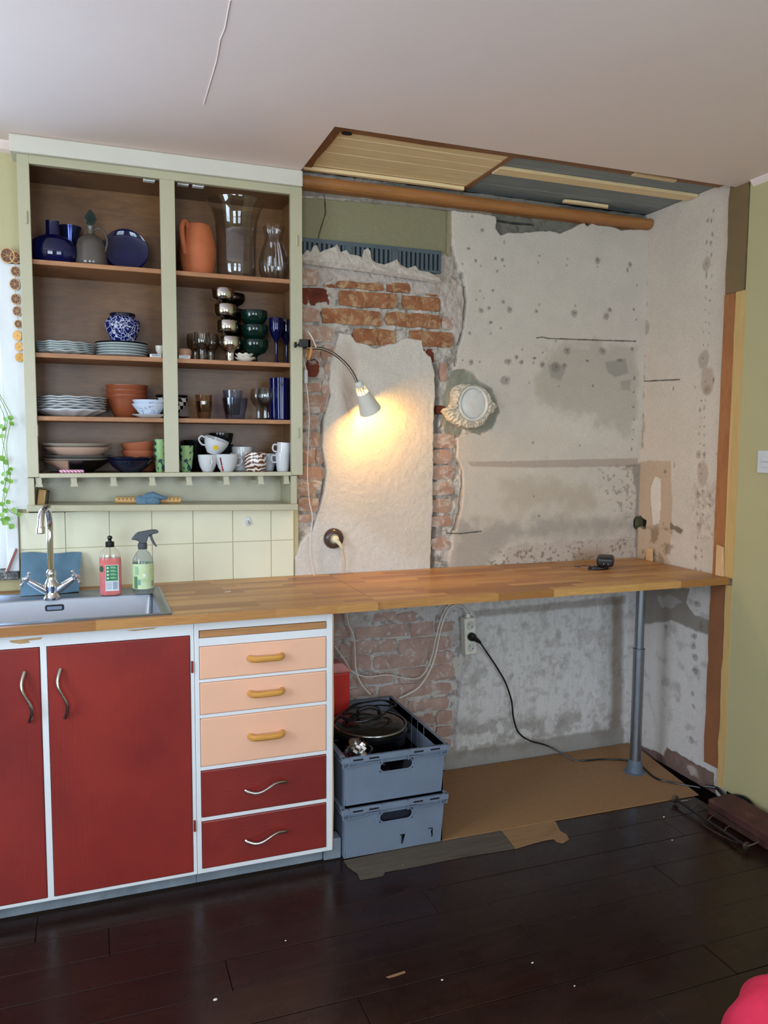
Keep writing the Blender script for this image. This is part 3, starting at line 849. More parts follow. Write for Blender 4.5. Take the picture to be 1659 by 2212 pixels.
dots([(1297, 150, 18, .6), (1320, 270, 14, 1.4), (1285, 315, 14, .7), (1282, 365, 12), (1288, 420, 14, .8), (1290, 490, 14, .9), (1276, 605, 8), (1282, 670, 8), (1270, 840, 9, 1.6), (1142, 265, 8)], 950, 1240, 2.34, convr, R2)
nside = R2.build('wall_niche_side', lambda u, v, h: np.stack([XR - h, u, v], -1), M_plaster)
nside['label'] = 'whitewashed side wall of the niche with filled drill holes'

# ---- boards and battens that edge the niche on the right wall
M_hard = wood('brown_hardboard', S(172, 112, 66), S(150, 92, 52), 2, 6, 0.65, 0.1, 3)
M_bat = wood('pale_batten', S(206, 172, 112), S(188, 150, 92), 2, 4, 0.6, 0.1)
M_khaki = plain('khaki_board', S(120, 98, 64), 0.7, var=0.05, nscale=5)
def rpoly(n0, pts): return pts
def edge_strip(y_in, y_out, z0, z1, x0, x1, jag):
    pts = []
    N = 14
    for i in range(N + 1):
        pts.append((y_in + random.uniform(-jag, jag), z0 + (z1 - z0) * i / N))
    for i in range(N, -1, -1):
        pts.append((y_out + random.uniform(-jag, jag), z0 + (z1 - z0) * i / N))
    return MB().prism(pts, x0, x1, 0)
tr = thing('niche_edging', 'brown hardboard strip and pale batten edging the niche on the right wall', 'edging', (2.98, -0.55, 0.03))
obj('hardboard_strip', edge_strip(-0.495, -0.560, 0.90, 2.03, 2.979, 2.992, 0.0008), M_hard, tr)
obj('hardboard_strip', edge_strip(-0.490, -0.575, 0.10, 0.87, 2.979, 2.992, 0.004), plain('lower_hardboard', S(140, 88, 54), 0.7, var=.08, nscale=9), tr)
obj('batten', edge_strip(-0.560, -0.609, 0.90, 2.03, 2.974, 2.992, 0.001), M_bat, tr)
obj('batten', edge_strip(-0.572, -0.609, 0.03, 0.87, 2.976, 2.992, 0.004), M_bat, tr)
obj('khaki_board', edge_strip(-0.505, -0.600, 2.03, 2.462, 2.972, 2.992, 0.003), M_khaki, tr)
# ------------------------------------------------------------------ fitted furniture
M_sage = plain('sage_gloss_paint', S(180, 173, 142), 0.30, var=0.03, nscale=5, bump=0.22, bscale=45, bdist=0.002)
M_cabwood = wood('brown_stained_plywood', S(128, 88, 48), S(97, 63, 32), 0, 5, 0.38, 0.15, 5)
M_shelfedge = wood('shelf_wood', S(176, 122, 78), S(140, 92, 56), 0, 5, 0.45, 0.15, 8)

YF = -0.086          # front plane of the wall cabinet
YB = 0.158           # its back
cab = thing('wall_cabinet', 'sage green built-in wall cabinet with open shelves of crockery', 'cabinet', (0.86, 0.0, 1.19))
def part(name, mb, mat, bevel=0.0015, **k): return obj(name, mb, mat, cab, bevel=bevel, **k)
part('stile', MB().box(0.377, 0.4145, YF, YF + .021, 1.306, 2.379), M_sage)
part('stile', MB().box(0.834, 0.885, YF, YF + .021, 1.320, 2.351), M_sage)
part('stile', MB().box(1.303, 1.348, YF, YF + .021, 1.306, 2.379), M_sage)
part('rail', MB().box(0.4145, 1.303, YF, YF + .021, 2.351, 2.379), M_sage)
part('rail', MB().box(0.4145, 1.303, YF - .001, YF + .021, 1.304, 1.3195), M_sage)
part('side_panel', MB().box(0.380, 0.396, YF + .021, YB, 1.306, 2.375), M_cabwood)
part('side_panel', MB().box(1.328, 1.344, YF + .021, YB, 1.306, 2.375), M_cabwood)
part('outer_side', MB().box(0.3765, 0.3799, YF + .021, 0.0055, 1.306, 2.379), M_sage, 0)
part('outer_side', MB().box(1.3441, 1.3485, YF + .021, 0.03, 1.306, 2.379), M_sage, 0)
part('partition', MB().box(0.851, 0.868, YF + .021, YB, 1.320, 2.36), M_cabwood)
part('top_panel', MB().box(0.380, 1.344, YF + .021, YB, 2.36, 2.376), M_cabwood)
part('bottom_panel', MB().box(0.396, 1.328, YF + .021, YB, 1.306, 1.3185), M_cabwood)
part('back_panel', MB().box(0.380, 1.344, YB, YB + .008, 1.306, 2.376), M_cabwood)
ZS = [1.517, 1.733, 2.045]
for z in ZS:
    part('shelf', MB().box(0.3965, 0.8505, YF + .022, YB - .001, z - .016, z), M_shelfedge)
    part('shelf', MB().box(0.8685, 1.3275, YF + .022, YB - .001, z - .016, z), M_shelfedge)
part('cornice', MB().box(0.357, 1.347, -0.104, 0.10, 2.379, 2.4355), plain('cornice_plaster', S(206, 200, 184), .7, var=.02, nscale=6, bump=.1), 0.004)
# recess under the cupboard with its ledge and pegs
part('recess_side', MB().box(0.377, 0.3985, -0.080, 0.095, 1.205, 1.304), M_sage)
part('recess_side', MB().box(1.302, 1.326, -0.080, 0.095, 1.195, 1.304), M_sage)
part('recess_back', MB().box(0.3985, 1.302, 0.088, 0.096, 1.19, 1.306), M_sage)
part('ledge', MB().add([(0.372, -0.092, 1.188), (1.328, -0.092, 1.170), (1.328, 0.088, 1.170), (0.372, 0.088, 1.188), (0.372, -0.092, 1.211), (1.328, -0.092, 1.195), (1.328, 0.088, 1.195), (0.372, 0.088, 1.211)],
     [(0, 3, 2, 1), (4, 5, 6, 7), (0, 1, 5, 4), (1, 2, 6, 5), (2, 3, 7, 6), (3, 0, 4, 7)]), M_sage, 0.003)
for px in (80, 160, 245, 328, 407, 487, 561, 634):
    x = wb(px, 1040, -0.05).x
    x = max(0.412, min(1.287, x))
    mb = MB().box(x - .006, x + .006, -0.052, 0.088, 1.282, 1.304).prism([(x - .011, 1.304), (x + .009, 1.304), (x + .010, 1.284), (x + .014, 1.272), (x - .012, 1.272), (x - .009, 1.284)], -0.070, -0.050, 1)
    part('peg', mb, M_sage, 0)
for (px, py) in ((57, 470), (80, 930), (641, 520), (644, 935)):
    p = wb(px, py, YF)
    part('hinge', MB().tube([(p.x, YF - .002, p.z - .02), (p.x, YF - .002, p.z + .02)], .0045, 8), M_sage, 0, smooth=True)
M_catch = plain('catch_plastic', S(226, 226, 222), 0.4)
M_magnet = metalm('magnet_steel', S(120, 122, 124), 0.35)
for (px, py, dn) in ((322, 392, 1), (395, 399, 1), (428, 403, 1), (336, 762, 0), (398, 768, 0)):
    p = wb(px, py, -0.05)
    z = 2.36 if dn else 1.7335
    zz = (z - .012, z) if dn else (z, z + .012)
    c = part('magnet_catch', MB().box(p.x - .020, p.x + .020, -0.060, -0.035, zz[0], zz[1]), M_catch, 0.002)
    obj('magnet', MB().box(p.x - .014, p.x + .014, -0.065, -0.060, zz[0] + .003, zz[1] - .002), M_magnet, c)

# lamp-side clamp screw sits on the cabinet stile: built with the lamp

# ---- base units
FY = -0.566
def zf(px, py): return on(1, FY, px, py).z
M_redp = NT('oxblood_brushed_paint')
_v = M_redp.co((30, 30, 1.2))
_f1 = M_redp.noise(6, 5, 0.6, _v)
_f2 = M_redp.noise(3, 4)
M_redp.set(Base_Color=M_redp.mix(M_redp.ramp(_f2, [(.35, (0, 0, 0)), (.68, (1, 1, 1))]), S(120, 34, 30), S(146, 44, 36)), Roughness=0.34)
M_redp.bump(_f1, 0.25, 0.0015)
M_redp = M_redp.m
M_redh = NT('oxblood_brushed_paint_drawer')
_v = M_redh.co((1.2, 30, 30))
M_redh.set(Base_Color=M_redh.ramp(M_redh.noise(3, 4), [(.35, S(112, 32, 28)), (.68, S(138, 42, 34))]), Roughness=0.34)
M_redh.bump(M_redh.noise(6, 5, 0.6, _v), 0.22, 0.0015)
M_redh = M_redh.m
M_peach = plain('peach_paint', S(238, 184, 152), 0.5, var=0.02, nscale=5, bump=0.05)
M_frame = plain('white_frame_paint', S(226, 228, 230), 0.4, var=0.02, nscale=8, bump=0.06)
M_kick = plain('blue_grey_kick_paint', S(128, 138, 148), 0.6, var=0.15, nscale=14, bump=0.2)
M_steel = metalm('brushed_handle_steel', S(190, 186, 180), 0.22)
M_carc = wood('carcass_board', S(196, 160, 112), S(172, 134, 88), 2, 4, 0.7)

def wave_handle(root, a, b, side):
    """S-shaped flat metal bar from a to b standing proud of the front; side = in-plane direction of the wave"""
    a, b, side = Vector(a), Vector(b), Vector(side)
    n = 28
    pts, rs = [], []
    for i in range(n + 1):
        t = i / n
        p = a.lerp(b, t) + side * (math.sin(t * 2 * math.pi) * 0.0105)
        p.y -= 0.004 + 0.022 * math.sin(math.pi * min(1, max(0, t))) ** 0.7
        pts.append(p)
        rs.append(0.0035 + 0.0022 * abs(math.cos(t * math.pi)))
    o = obj('handle', MB().tube(pts, rs, 10), M_steel, root, smooth=True)
    o['label'] = 'wavy brushed metal handle'
    return o

def bow_handle(root, x, z, w, mat):
    pts = [(x - w / 2, FY - .004, z), (x - w / 2 + .004, FY - .020, z), (x - w / 2 + .016, FY - .026, z - .001), (x, FY - .027, z - .001), (x + w / 2 - .016, FY - .026, z - .001), (x + w / 2 - .004, FY - .020, z), (x + w / 2, FY - .004, z)]
    mb = MB().tube(curve_pts(pts, 5), 0.0105, 10)
    o = obj('handle', mb, mat, root, smooth=True)
    o['label'] = 'varnished beech bow handle'
M_beech = wood('varnished_beech', S(214, 158, 78), S(186, 126, 54), 0, 6, 0.28, 0.05)

su = thing('sink_cabinet', 'white framed sink base unit with dark red brushed doors', 'cabinet', (0.2, -0.3, 0.0))
sp_ = lambda n, mb, m, bevel=.0012: obj(n, mb, m, su, bevel=bevel)
ZD0, ZD1 = 0.056, 0.829
sp_('carcass', MB().box(-0.43, -0.415, FY + .02, -0.01, 0.05, 0.71).box(0.857, 0.8715, FY + .02, -0.01, 0.05, 0.872).box(-0.415, 0.857, FY + .02, -0.01, 0.05, 0.066), M_carc)
sp_('top_rail', MB().box(-0.43, 0.8725, FY, FY + .02, ZD1, 0.8735), M_frame)
sp_('bottom_rail', MB().box(-0.43, 0.8725, FY, FY + .02, 0.046, ZD0), M_frame)
for (a, b) in ((-0.43, -0.412), (0.000, 0.018), (0.430, 0.448), (0.861, 0.8725)):
    sp_('stile', MB().box(a, b, FY, FY + .02, ZD0, ZD1), M_frame)
for (a, b, hx) in ((-0.412, 0.0, -0.04), (0.018, 0.430, 0.392), (0.448, 0.861, 0.489)):
    d = sp_('door', MB().box(a + .0012, b - .0012, FY - .003, FY + .018, ZD0 + .0015, ZD1 - .0015), M_redp, 0.003)
    wave_handle(d, (hx - .004, FY - .003, 0.760), (hx + .004, FY - .003, 0.610), (-1, 0, 0))
sp_('toe_kick', MB().box(-0.43, 0.8725, FY + .032, FY + .05, 0.0, 0.046), M_kick)
for ch_ in ([(20, 1384), (92, 1376), (88, 1381), (60, 1384), (66, 1388), (44, 1391), (24, 1388)], [(270, 1362), (340, 1355), (330, 1359), (290, 1363)]):
    sp_('paint_chip', MB().prism([(on(1, FY, *q).x, min(on(1, FY, *q).z, .8732)) for q in ch_], FY - .0007, FY + .001, 1), M_carc, 0)
for z in (zf(419, 1440), zf(423, 1783)):
    sp_('hinge', MB().box(0.8625, 0.8695, FY - .006, FY + .001, z - .019, z + .019), M_redp, 0.002)

du = thing('drawer_cabinet', 'white framed drawer unit with three peach drawers above two dark red ones', 'cabinet', (1.10, -0.3, 0.0))
dp_ = lambda n, mb, m, bevel=.0012: obj(n, mb, m, du, bevel=bevel)
X0, X1 = 0.888, 1.303
dp_('carcass', MB().box(0.8735, 0.8865, FY + .02, -0.01, 0.05, 0.872).box(1.308, 1.3235, FY + .02, -0.01, 0.05, 0.872).box(0.8865, 1.308, FY + .02, -0.01, 0.05, 0.066), M_carc)
dp_('stile', MB().box(0.8735, X0, FY, FY + .02, 0.046, 0.8735), M_frame)
dp_('stile', MB().box(X1, 1.3245, FY, FY + .02, 0.046, 0.8735), M_frame)
dp_('bare_edge', MB().prism([(1.3245, 0.05), (1.3245, 0.87), (1.329, 0.86), (1.328, 0.7), (1.330, 0.55), (1.3275, 0.4), (1.3295, 0.25), (1.3275, 0.1)], FY + .001, FY + .018, 1), M_carc, 0)
edges = [zf(430, p) for p in (1397, 1469, 1475.5, 1545.5, 1553, 1658, 1666, 1768, 1776, 1879)]
dp_('rail', MB().box(X0, X1, FY, FY + .02, 0.842, 0.8735), M_frame)
dp_('rail', MB().box(X0, X1, FY, FY + .02, edges[0], 0.817), M_frame)
obj('pull_out_board', MB().box(X0 + .002, X1 - .002, FY - .004, -0.05, 0.8185, 0.8405), wood('pull_out_oak', S(186, 134, 82), S(150, 100, 58), 0, 5, .5), du, bevel=.002)['label'] = 'pull-out wooden cutting board'
for i in range(5):
    zt_, zb_ = edges[2 * i], edges[2 * i + 1]
    if i < 4:
        dp_('rail', MB().box(X0, X1, FY, FY + .02, edges[2 * i + 2], zb_), M_frame)
    d = dp_('drawer', MB().box(X0 + .0012, X1 - .0012, FY - .003, FY + .016, zb_ + .0012, zt_ - .0012), M_peach if i < 3 else M_redh, 0.003)
    zc = (zt_ + zb_) / 2
    xc = (X0 + X1) / 2
    if i < 3:
        bow_handle(d, xc + .003, zc + .004, 0.104, M_beech)
    else:
        wave_handle(d, (xc - .068, FY - .003, zc - .004), (xc + .070, FY - .003, zc + .004), (0, 0, -1))
dp_('rail', MB().box(X0, X1, FY, FY + .02, 0.046, edges[9]), M_frame)
dp_('toe_kick', MB().box(0.8735, 1.298, FY + .032, FY + .05, 0.0, 0.046), M_kick)
dp_('corner_post', MB().box(1.3005, 1.362, FY + .022, FY + .075, 0.0, 0.072), M_kick, .003)

# ---- worktops
def stave_mat():
    n = NT('oak_stave')
    oi = n.n('ShaderNodeObjectInfo')
    base = n.ramp(oi.outputs['Random'], [(0.0, S(160, 108, 56)), (.35, S(180, 126, 68)), (.7, S(200, 148, 84)), (1.0, S(212, 162, 96))])
    v = n.co((2.5, 40, 40))
    ad = n.n('ShaderNodeVectorMath', operation='ADD')
    n.link(v, ad.inputs[0])
    sc_ = n.n('ShaderNodeVectorMath', operation='SCALE')
    sc_.inputs[0].default_value = (17.0, 31.0, 53.0)
    n.link(oi.outputs['Random'], sc_.inputs['Scale'])
    n.link(sc_.outputs[0], ad.inputs[1])
    g = n.noise(5, 6, 0.62, ad.outputs[0], 0.8)
    col = n.mix(n.ramp(g, [(.28, (.45,) * 3), (.62, (0, 0, 0))]), base, S(116, 72, 36))
    n.set(Base_Color=col, Roughness=n.ramp(g, [(.3, (.34,) * 3), (.7, (.46,) * 3)]))
    n.bump(g, 0.06, 0.001)
    return n.m
M_stave = stave_mat()
def staves(root, x0, x1, rows, z0, z1, seed):
    rg = random.Random(seed)
    for (ya, yb) in rows:
        x = x0
        first = True
        while x < x1 - .001:
            L = rg.uniform(.08, .30) if first else rg.uniform(.20, .40)
            first = False
            xe = x + L
            if x1 - xe < .10: xe = x1
            obj('stave', MB().box(x + .00012, xe - .00012, ya + .00012, yb - .00012, z0, z1), M_stave, root)
            x = xe
ZT = 0.902
SX0, SX1, SY0, SY1 = -0.085, 0.803, -0.574, -0.094
wl = thing('worktop', 'oak stave worktop with the inset sink, over the red base units', 'worktop', (.5, -.3, ZT - .028))
staves(wl, -.45, 1.4715, [(-.606, SY0), (SY1, -.048), (-.048, -.0015)], ZT - .028, ZT, 3)
hr_ = [(SY0 + .04 * i, SY0 + .04 * (i + 1)) for i in range(12)]
staves(wl, SX1, 1.4715, hr_, ZT - .028, ZT, 5)
staves(wl, -.45, SX0, hr_, ZT - .028, ZT, 6)
wr_ = thing('worktop', 'oak stave worktop spanning the niche on a steel leg', 'worktop', (2.2, -.3, ZT - .027))
staves(wr_, 1.4727, 2.972, [(-.597 + .0394 * i, -.597 + .0394 * (i + 1)) for i in range(15)], ZT - .027, ZT, 9)
tag(obj('wood_offcut', MB().box(1.452, 1.502, -0.560, -0.52, ZT - .033, ZT - .0285), M_shelfedge), 'thin wood strip fixed under the joint of the worktops', 'offcut')

# ---- sink
def rrect(x0, x1, y0, y1, r, z, n=6):
    out = []
    for (cx, cy, a0) in ((x1 - r, y1 - r, 0), (x0 + r, y1 - r, 90), (x0 + r, y0 + r, 180), (x1 - r, y0 + r, 270)):
        for i in range(n + 1):
            a = math.radians(a0 + 90 * i / n)
            out.append((cx + r * math.cos(a), cy + r * math.sin(a), z))
    return out
def loops(ls, cap_last=True, cap_first=False):
    n = len(ls[0])
    vs = [p for l in ls for p in l]
    fs = []
    for i in range(len(ls) - 1):
        for k in range(n):
            k2 = (k + 1) % n
            fs.append((i * n + k, i * n + k2, (i + 1) * n + k2, (i + 1) * n + k))
    if cap_last: fs.append(tuple((len(ls) - 1) * n + k for k in range(n)))
    if cap_first: fs.append(tuple(reversed(range(n))))
    return MB().add(vs, fs)
M_sink = metalm('brushed_sink_steel', S(150, 154, 162), 0.3, 30, 0.1)
sink = thing('sink', 'brushed stainless steel inset sink with one long bowl', 'sink', (0.36, -0.33, 0.73))
BX0, BX1, BY0, BY1 = -0.05, 0.776, -0.548, -0.212
bowl = loops([rrect(SX0 - .010, SX1 + .006, SY0 - .008, SY1 + .006, .012, ZT + .0005), rrect(SX0 - .008, SX1 + .004, SY0 - .006, SY1 + .004, .012, ZT + .003), rrect(SX0 + .004, SX1 - .008, SY0 + .004, SY1 - .008, .012, ZT + .0032), rrect(SX0 + .006, SX1 - .010, SY0 + .006, SY1 - .010, .012, ZT + .001),
              rrect(BX0, BX1, BY0, BY1, .02, ZT + .001), rrect(BX0 + .003, BX1 - .003, BY0 + .003, BY1 - .003, .02, ZT - .004), rrect(BX0 + .01, BX1 - .01, BY0 + .01, BY1 - .008, .03, ZT - .15), rrect(BX0 + .035, BX1 - .035, BY0 + .035, BY1 - .035, .03, ZT - .175),
              rrect(.33, .37, -.39, -.35, .0199, ZT - .178)])
obj('basin', bowl, M_sink, sink, smooth=True, sharp=50)
p = on(1, BY1 - .004, 118, 1313)
ov = obj('overflow', loops([rrect(p.x - .030, p.x + .030, 0, 0.022, .007, 0), rrect(p.x - .028, p.x + .028, .002, .020, .006, .003)]).xform(Matrix(((1, 0, 0, 0), (0, 0, -1, BY1 - .0035), (0, 1, 0, p.z - .011), (0, 0, 0, 1)))), plain('overflow_black', S(30, 32, 36), .4), sink)
obj('overflow_plate', loops([rrect(p.x - .024, p.x + .024, .005, .017, .003, .0032), rrect(p.x - .023, p.x + .023, .0055, .0165, .003, .0045)]).xform(Matrix(((1, 0, 0, 0), (0, 0, -1, BY1 - .0035), (0, 1, 0, p.z - .011), (0, 0, 0, 1)))), M_sink, ov)
obj('drain', MB().lathe([(0, .003), (.03, .003), (.038, .0015), (.042, 0)], 24, (.35, -.37, ZT - .1775)), metalm('drain_steel', S(150, 152, 155), .2), sink, smooth=True)

# ---- tap
M_chrome = metalm('tap_chrome', S(214, 214, 218), 0.06, 40, 0.03)
fb = on(2, ZT + .002, 112, 1293)
fx, fy = fb.x, fb.y
tap = thing('kitchen_tap', 'chrome two-handle swan neck tap behind the sink bowl', 'tap', (fx, fy, ZT + .001))
obj('tap_body', MB().lathe([(0, 0), (.026, 0), (.027, .006), (.022, .014), (.021, .03), (.024, .04), (.024, .05), (.018, .062), (.014, .072), (.0165, .084), (.015, .094), (.0105, .100), (0, .102)], 24, (fx, fy, ZT + .0012)), M_chrome, tap, smooth=True)
ap = on(1, fy - .055, 102, 1092)
out = on(1, fy - .125, 88, 1150)
pts = [(fx, fy, ZT + .095), (fx, fy, ZT + .19), (fx + .001, fy, ZT + .255), (fx - .002, fy - .018, ap.z - .022), (ap.x, ap.y, ap.z - .006), (out.x + .004, out.y + .018, out.z + .06), (out.x, out.y, out.z + .012), (out.x - .001, out.y - .001, out.z)]
sp0 = obj('spout', MB().tube(curve_pts(pts, 8), .0105, 14), M_chrome, tap, smooth=True)
obj('aerator', MB().lathe([(0, .022), (.012, .022), (.0135, .018), (.0135, .002), (.012, 0), (.009, 0), (.009, .004), (0, .004)], 20, (out.x, out.y, out.z - .004)), M_chrome, sp0, smooth=True)
for s in (-1, 1):
    e = Vector((fx + s * .070, fy - .010, ZT + .068))
    st_ = Vector((fx + s * .012, fy, ZT + .026))
    arm = obj('tap_arm', MB().tube([st_, st_.lerp(e, .5), st_.lerp(e, .8), e], [.013, .0125, .011, .009], 14), M_chrome, tap, smooth=True)
    d = (e - st_).normalized()
    c = e + d * .010
    hb = MB().lathe([(0, -.009), (.009, -.006), (.011, 0), (.009, .006), (0, .009)], 14, tuple(c))
    u1 = Vector((0, 1, 0)).cross(d).normalized()
    u2 = d.cross(u1)
    ang = .35 if s < 0 else -.5
    for q in range(4):
        a = ang + q * math.pi / 2
        dirv = u1 * math.cos(a) + u2 * math.sin(a)
        hb.tube([c, c + dirv * .018], .0035, 8)
        cc = c + dirv * .022
        hb.lathe([(0, -.0062), (.0044, -.0044), (.0062, 0), (.0044, .0044), (0, .0062)], 10, tuple(cc))
    obj('cross_handle', hb, M_chrome, arm, smooth=True)
# ------------------------------------------------------------------ crockery
def proj(P):
    d = Vector(P) - CAM
    z = d.dot(_f)
    return IW / 2 + FPX * d.dot(_r) / z, IH / 2 - FPX * d.dot(_u) / z
def xat(px, y, z):
    x = 0.5
    for _ in range(6):
        a = proj((x, y, z))[0]
        b = proj((x + .01, y, z))[0]
        x += (px - a) * .01 / (b - a)
    return x
def scl(x, y, z): return depth((x, y, z)) / FPX

def openp(outer, t, foot=0.0):
    """closed outline of an open vessel from its outer profile"""
    ins = [(max(r - t, .0005), h) for (r, h) in outer if h > t * 1.5]
    first = max(outer[0][0] - t, .001)
    return [(0, foot)] + outer + list(reversed(ins)) + [(first * .95, t + foot), (0, t + foot)]

def vessel(name, label, cat, px, y, zb, prof, mat, t=None, n=32, group=None, wob=None, sy=1.0, sharp=40):
    """prof in photo pixels (radius, height above base); returns object, metres per pixel"""
    x = xat(px, y, zb)
    s = scl(x, y, zb)
    o = [(r * s, h * s) for r, h in prof]
    if t: o = openp(o, t)
    w = (lambda a, r, z: wob(a, r, z, s)) if wob else None
    ob = obj(name, MB().lathe(o, n, wob=w, sy=sy), mat, smooth=True, loc=(x, y, zb), sharp=sharp)
    tag(ob, label, cat, group)
    return ob, s

ORD = ['topmost', 'second from the top', 'third from the top', 'fourth from the top', 'fifth from the top', 'sixth from the top', 'lowest']

Z0, Z3, Z2, Z1 = 1.3187, 1.5172, 1.7332, 2.0452
M_cobalt = NT('cobalt_glass')
M_cobalt.set(Base_Color=M_cobalt.ramp(M_cobalt.noise(8, 2), [(.3, S(6, 9, 46)), (.7, S(9, 15, 66))]), Roughness=.06)
M_cobalt.b.inputs['Coat Weight'].default_value = .15
M_cobalt = M_cobalt.m
M_clear = glass('clear_glass', (.985, .99, .99), edge=.90)
M_smoke = glass('smoky_glass', (.87, .84, .79), edge=.8)
M_amber = glass('amber_glass', (.90, .80, .66), edge=.8)
M_lilac = glass('blue_tinted_glass', (.82, .86, .96), edge=.8)
M_blueg = glass('royal_blue_glass', (.03, .07, .55))
M_greeng = NT('bottle_green_glass')
M_greeng.set(Base_Color=M_greeng.ramp(M_greeng.noise(8, 2), [(.3, (.004, .032, .022)), (.7, (.008, .06, .04))]), Roughness=.08)
M_greeng.b.inputs['Transmission Weight'].default_value = .6
M_greeng = M_greeng.m
M_terra = plain('terracotta', S(184, 100, 58), .75, var=.05, nscale=22, bump=.1)
M_terrad = plain('glazed_terracotta', S(142, 74, 43), .4, var=.05, nscale=16)
M_silver = metalm('polished_silver', S(206, 202, 196), .07)
M_china = plain('white_china', S(206, 207, 208), .15, var=.02, nscale=8)
M_chinag = plain('pale_grey_china', S(196, 204, 202), .2, var=.03, nscale=8)
M_navy = plain('navy_glaze', S(16, 20, 42), .12, var=.1, nscale=12)
M_black = plain('black_glaze', S(18, 18, 20), .16, var=.1, nscale=12)
M_pinkc = plain('pink_cream_glaze', S(222, 186, 164), .25, var=.04, nscale=10)
M_cream = plain('cream_glaze', S(222, 214, 196), .25, var=.04, nscale=10)
M_grglz = plain('grey_brown_glaze', S(88, 80, 73), .12, var=.12, nscale=14)

# -- top shelf, left bay
b, s = vessel('flat_bottle', 'squat royal blue bottle with a short wide neck on the top shelf', 'bottle', 116, .005, Z1, [(30, 0), (42, 8), (48, 24), (47, 36), (40, 50), (28, 58), (16, 62), (14, 66), (13.5, 90), (14, 92)], M_cobalt, .0025, sy=.55)
b, s = vessel('beaker_vase', 'dark blue mirrored beaker vase with a flared rim on the top shelf', 'vase', 153, .11, Z1, [(15, 0), (15, 30), (16, 55), (19, 75), (24, 92), (24.5, 94)], plain('mirrored_blue', S(52, 62, 110), .12, .75, var=.1), .002)
dcx = xat(198, .02, Z1)
ds = scl(dcx, .02, Z1)
dec = thing('decanter', 'grey glazed decanter with green stopper and looped handle on the top shelf', 'decanter', (dcx, .02, Z1))
obj('decanter_body', MB().lathe(openp([(r * ds, h * ds) for r, h in [(30, 0), (33, 4), (33.5, 14), (32.5, 20), (33, 26), (31, 46), (26, 60), (16, 68), (8, 72), (7, 80), (9, 86), (9, 89)]], .0025), 32), M_grglz, dec, smooth=True, local=True)
obj('handle', MB().tube(curve_pts([(.010, -.004, 80 * ds), (.026, -.01, 84 * ds), (.046, -.018, 75 * ds), (.054, -.022, 55 * ds), (.046, -.022, 34 * ds)], 6), .004, 8), M_grglz, dec, smooth=True, local=True)
so = [(0, 88), (5, 88), (5, 92), (9, 96), (13, 104), (12, 107), (9, 112), (4, 120), (0, 124)]
sm = MB()
fl = [(r * ds, h * ds) for r, h in so]
outl = fl + [(-r, h) for r, h in reversed(fl[1:-1])]
sm.prism(outl, -.006, .006, 1)
for q in range(-2, 3):
    sm.tube([(0, -.006, 94 * ds), (q * 4.2 * ds, -.0085, (116 - abs(q) * 5) * ds)], .0016, 6)
obj('stopper', sm, M_greeng, dec, bevel=.001, local=True)['label'] = 'green glass fan-shaped stopper'
pc = wb(272, 524, .03)
pr_ = 47 * scl(pc.x, .03, pc.z)
pm = MB().lathe([(0, 0), (pr_ * .5, .001), (pr_ * .9, .006), (pr_, .012), (pr_ * .98, .015), (pr_ * .88, .010), (pr_ * .5, .005), (0, .004)], 48)
pm.xform(Matrix.Rotation(math.radians(90 - 9), 4, 'X'))
zmin = min(v[2] for v in pm.v)
tag(obj('blue_dish', pm, M_cobalt, smooth=True, loc=(pc.x, .045, Z1 - zmin)), 'round cobalt blue dish standing upright at the back of the top shelf', 'dish')

# -- top shelf, right bay
vessel('cut_glass_carafe', 'clear glass carafe almost hidden behind the middle stile of the top shelf', 'carafe', 372, .07, Z1, [(11, 0), (13, 4), (14, 30), (9, 55), (6, 70), (7, 95), (8, 97)], M_clear, .002, n=12)
jx = xat(428, .03, Z1)
js = scl(jx, .03, Z1)
jug = thing('terracotta_jug', 'plain orange terracotta jug with a strap handle on the top shelf', 'jug', (jx, .03, Z1))
obj('jug_body', MB().lathe(openp([(r * js, h * js) for r, h in [(28, 0), (30, 3), (35, 20), (38.5, 45), (38.5, 60), (35, 80), (31, 97), (29, 104), (27, 108), (22, 110)]], .005), 40), M_terra, jug, smooth=True, local=True)
hp = curve_pts([(-.036, -.026, 98 * js), (-.048, -.040, 108 * js), (-.058, -.050, 104 * js), (-.063, -.056, 88 * js), (-.058, -.052, 64 * js), (-.050, -.042, 42 * js)], 6)
hm = MB().tube(hp, .0095, 10)
obj('handle', hm, M_terra, jug, smooth=True, local=True)
vessel('large_glass_vase', 'large clear glass vase with a flared mouth on the top shelf', 'vase', 511, .035, Z1, [(30, 0), (38, 4), (42, 14), (42, 40), (42.5, 90), (46, 125), (53, 148), (62, 162), (62, 163)], M_clear, .0025, n=48)
vessel('fluted_glass_vase', 'fluted clear glass vase with a lobed rim beside the right stile', 'vase', 592, .0, Z1, [(22, 0), (27, 6), (32.5, 24), (32, 40), (27, 62), (20, 82), (18, 92), (21, 103), (23.5, 112), (22, 116)], M_clear, .004, n=64, wob=lambda a, r, z, s: (r * (1 + .055 * math.cos(a * 10)), z + (.004 * math.cos(a * 5) if z > 105 * s else 0)))

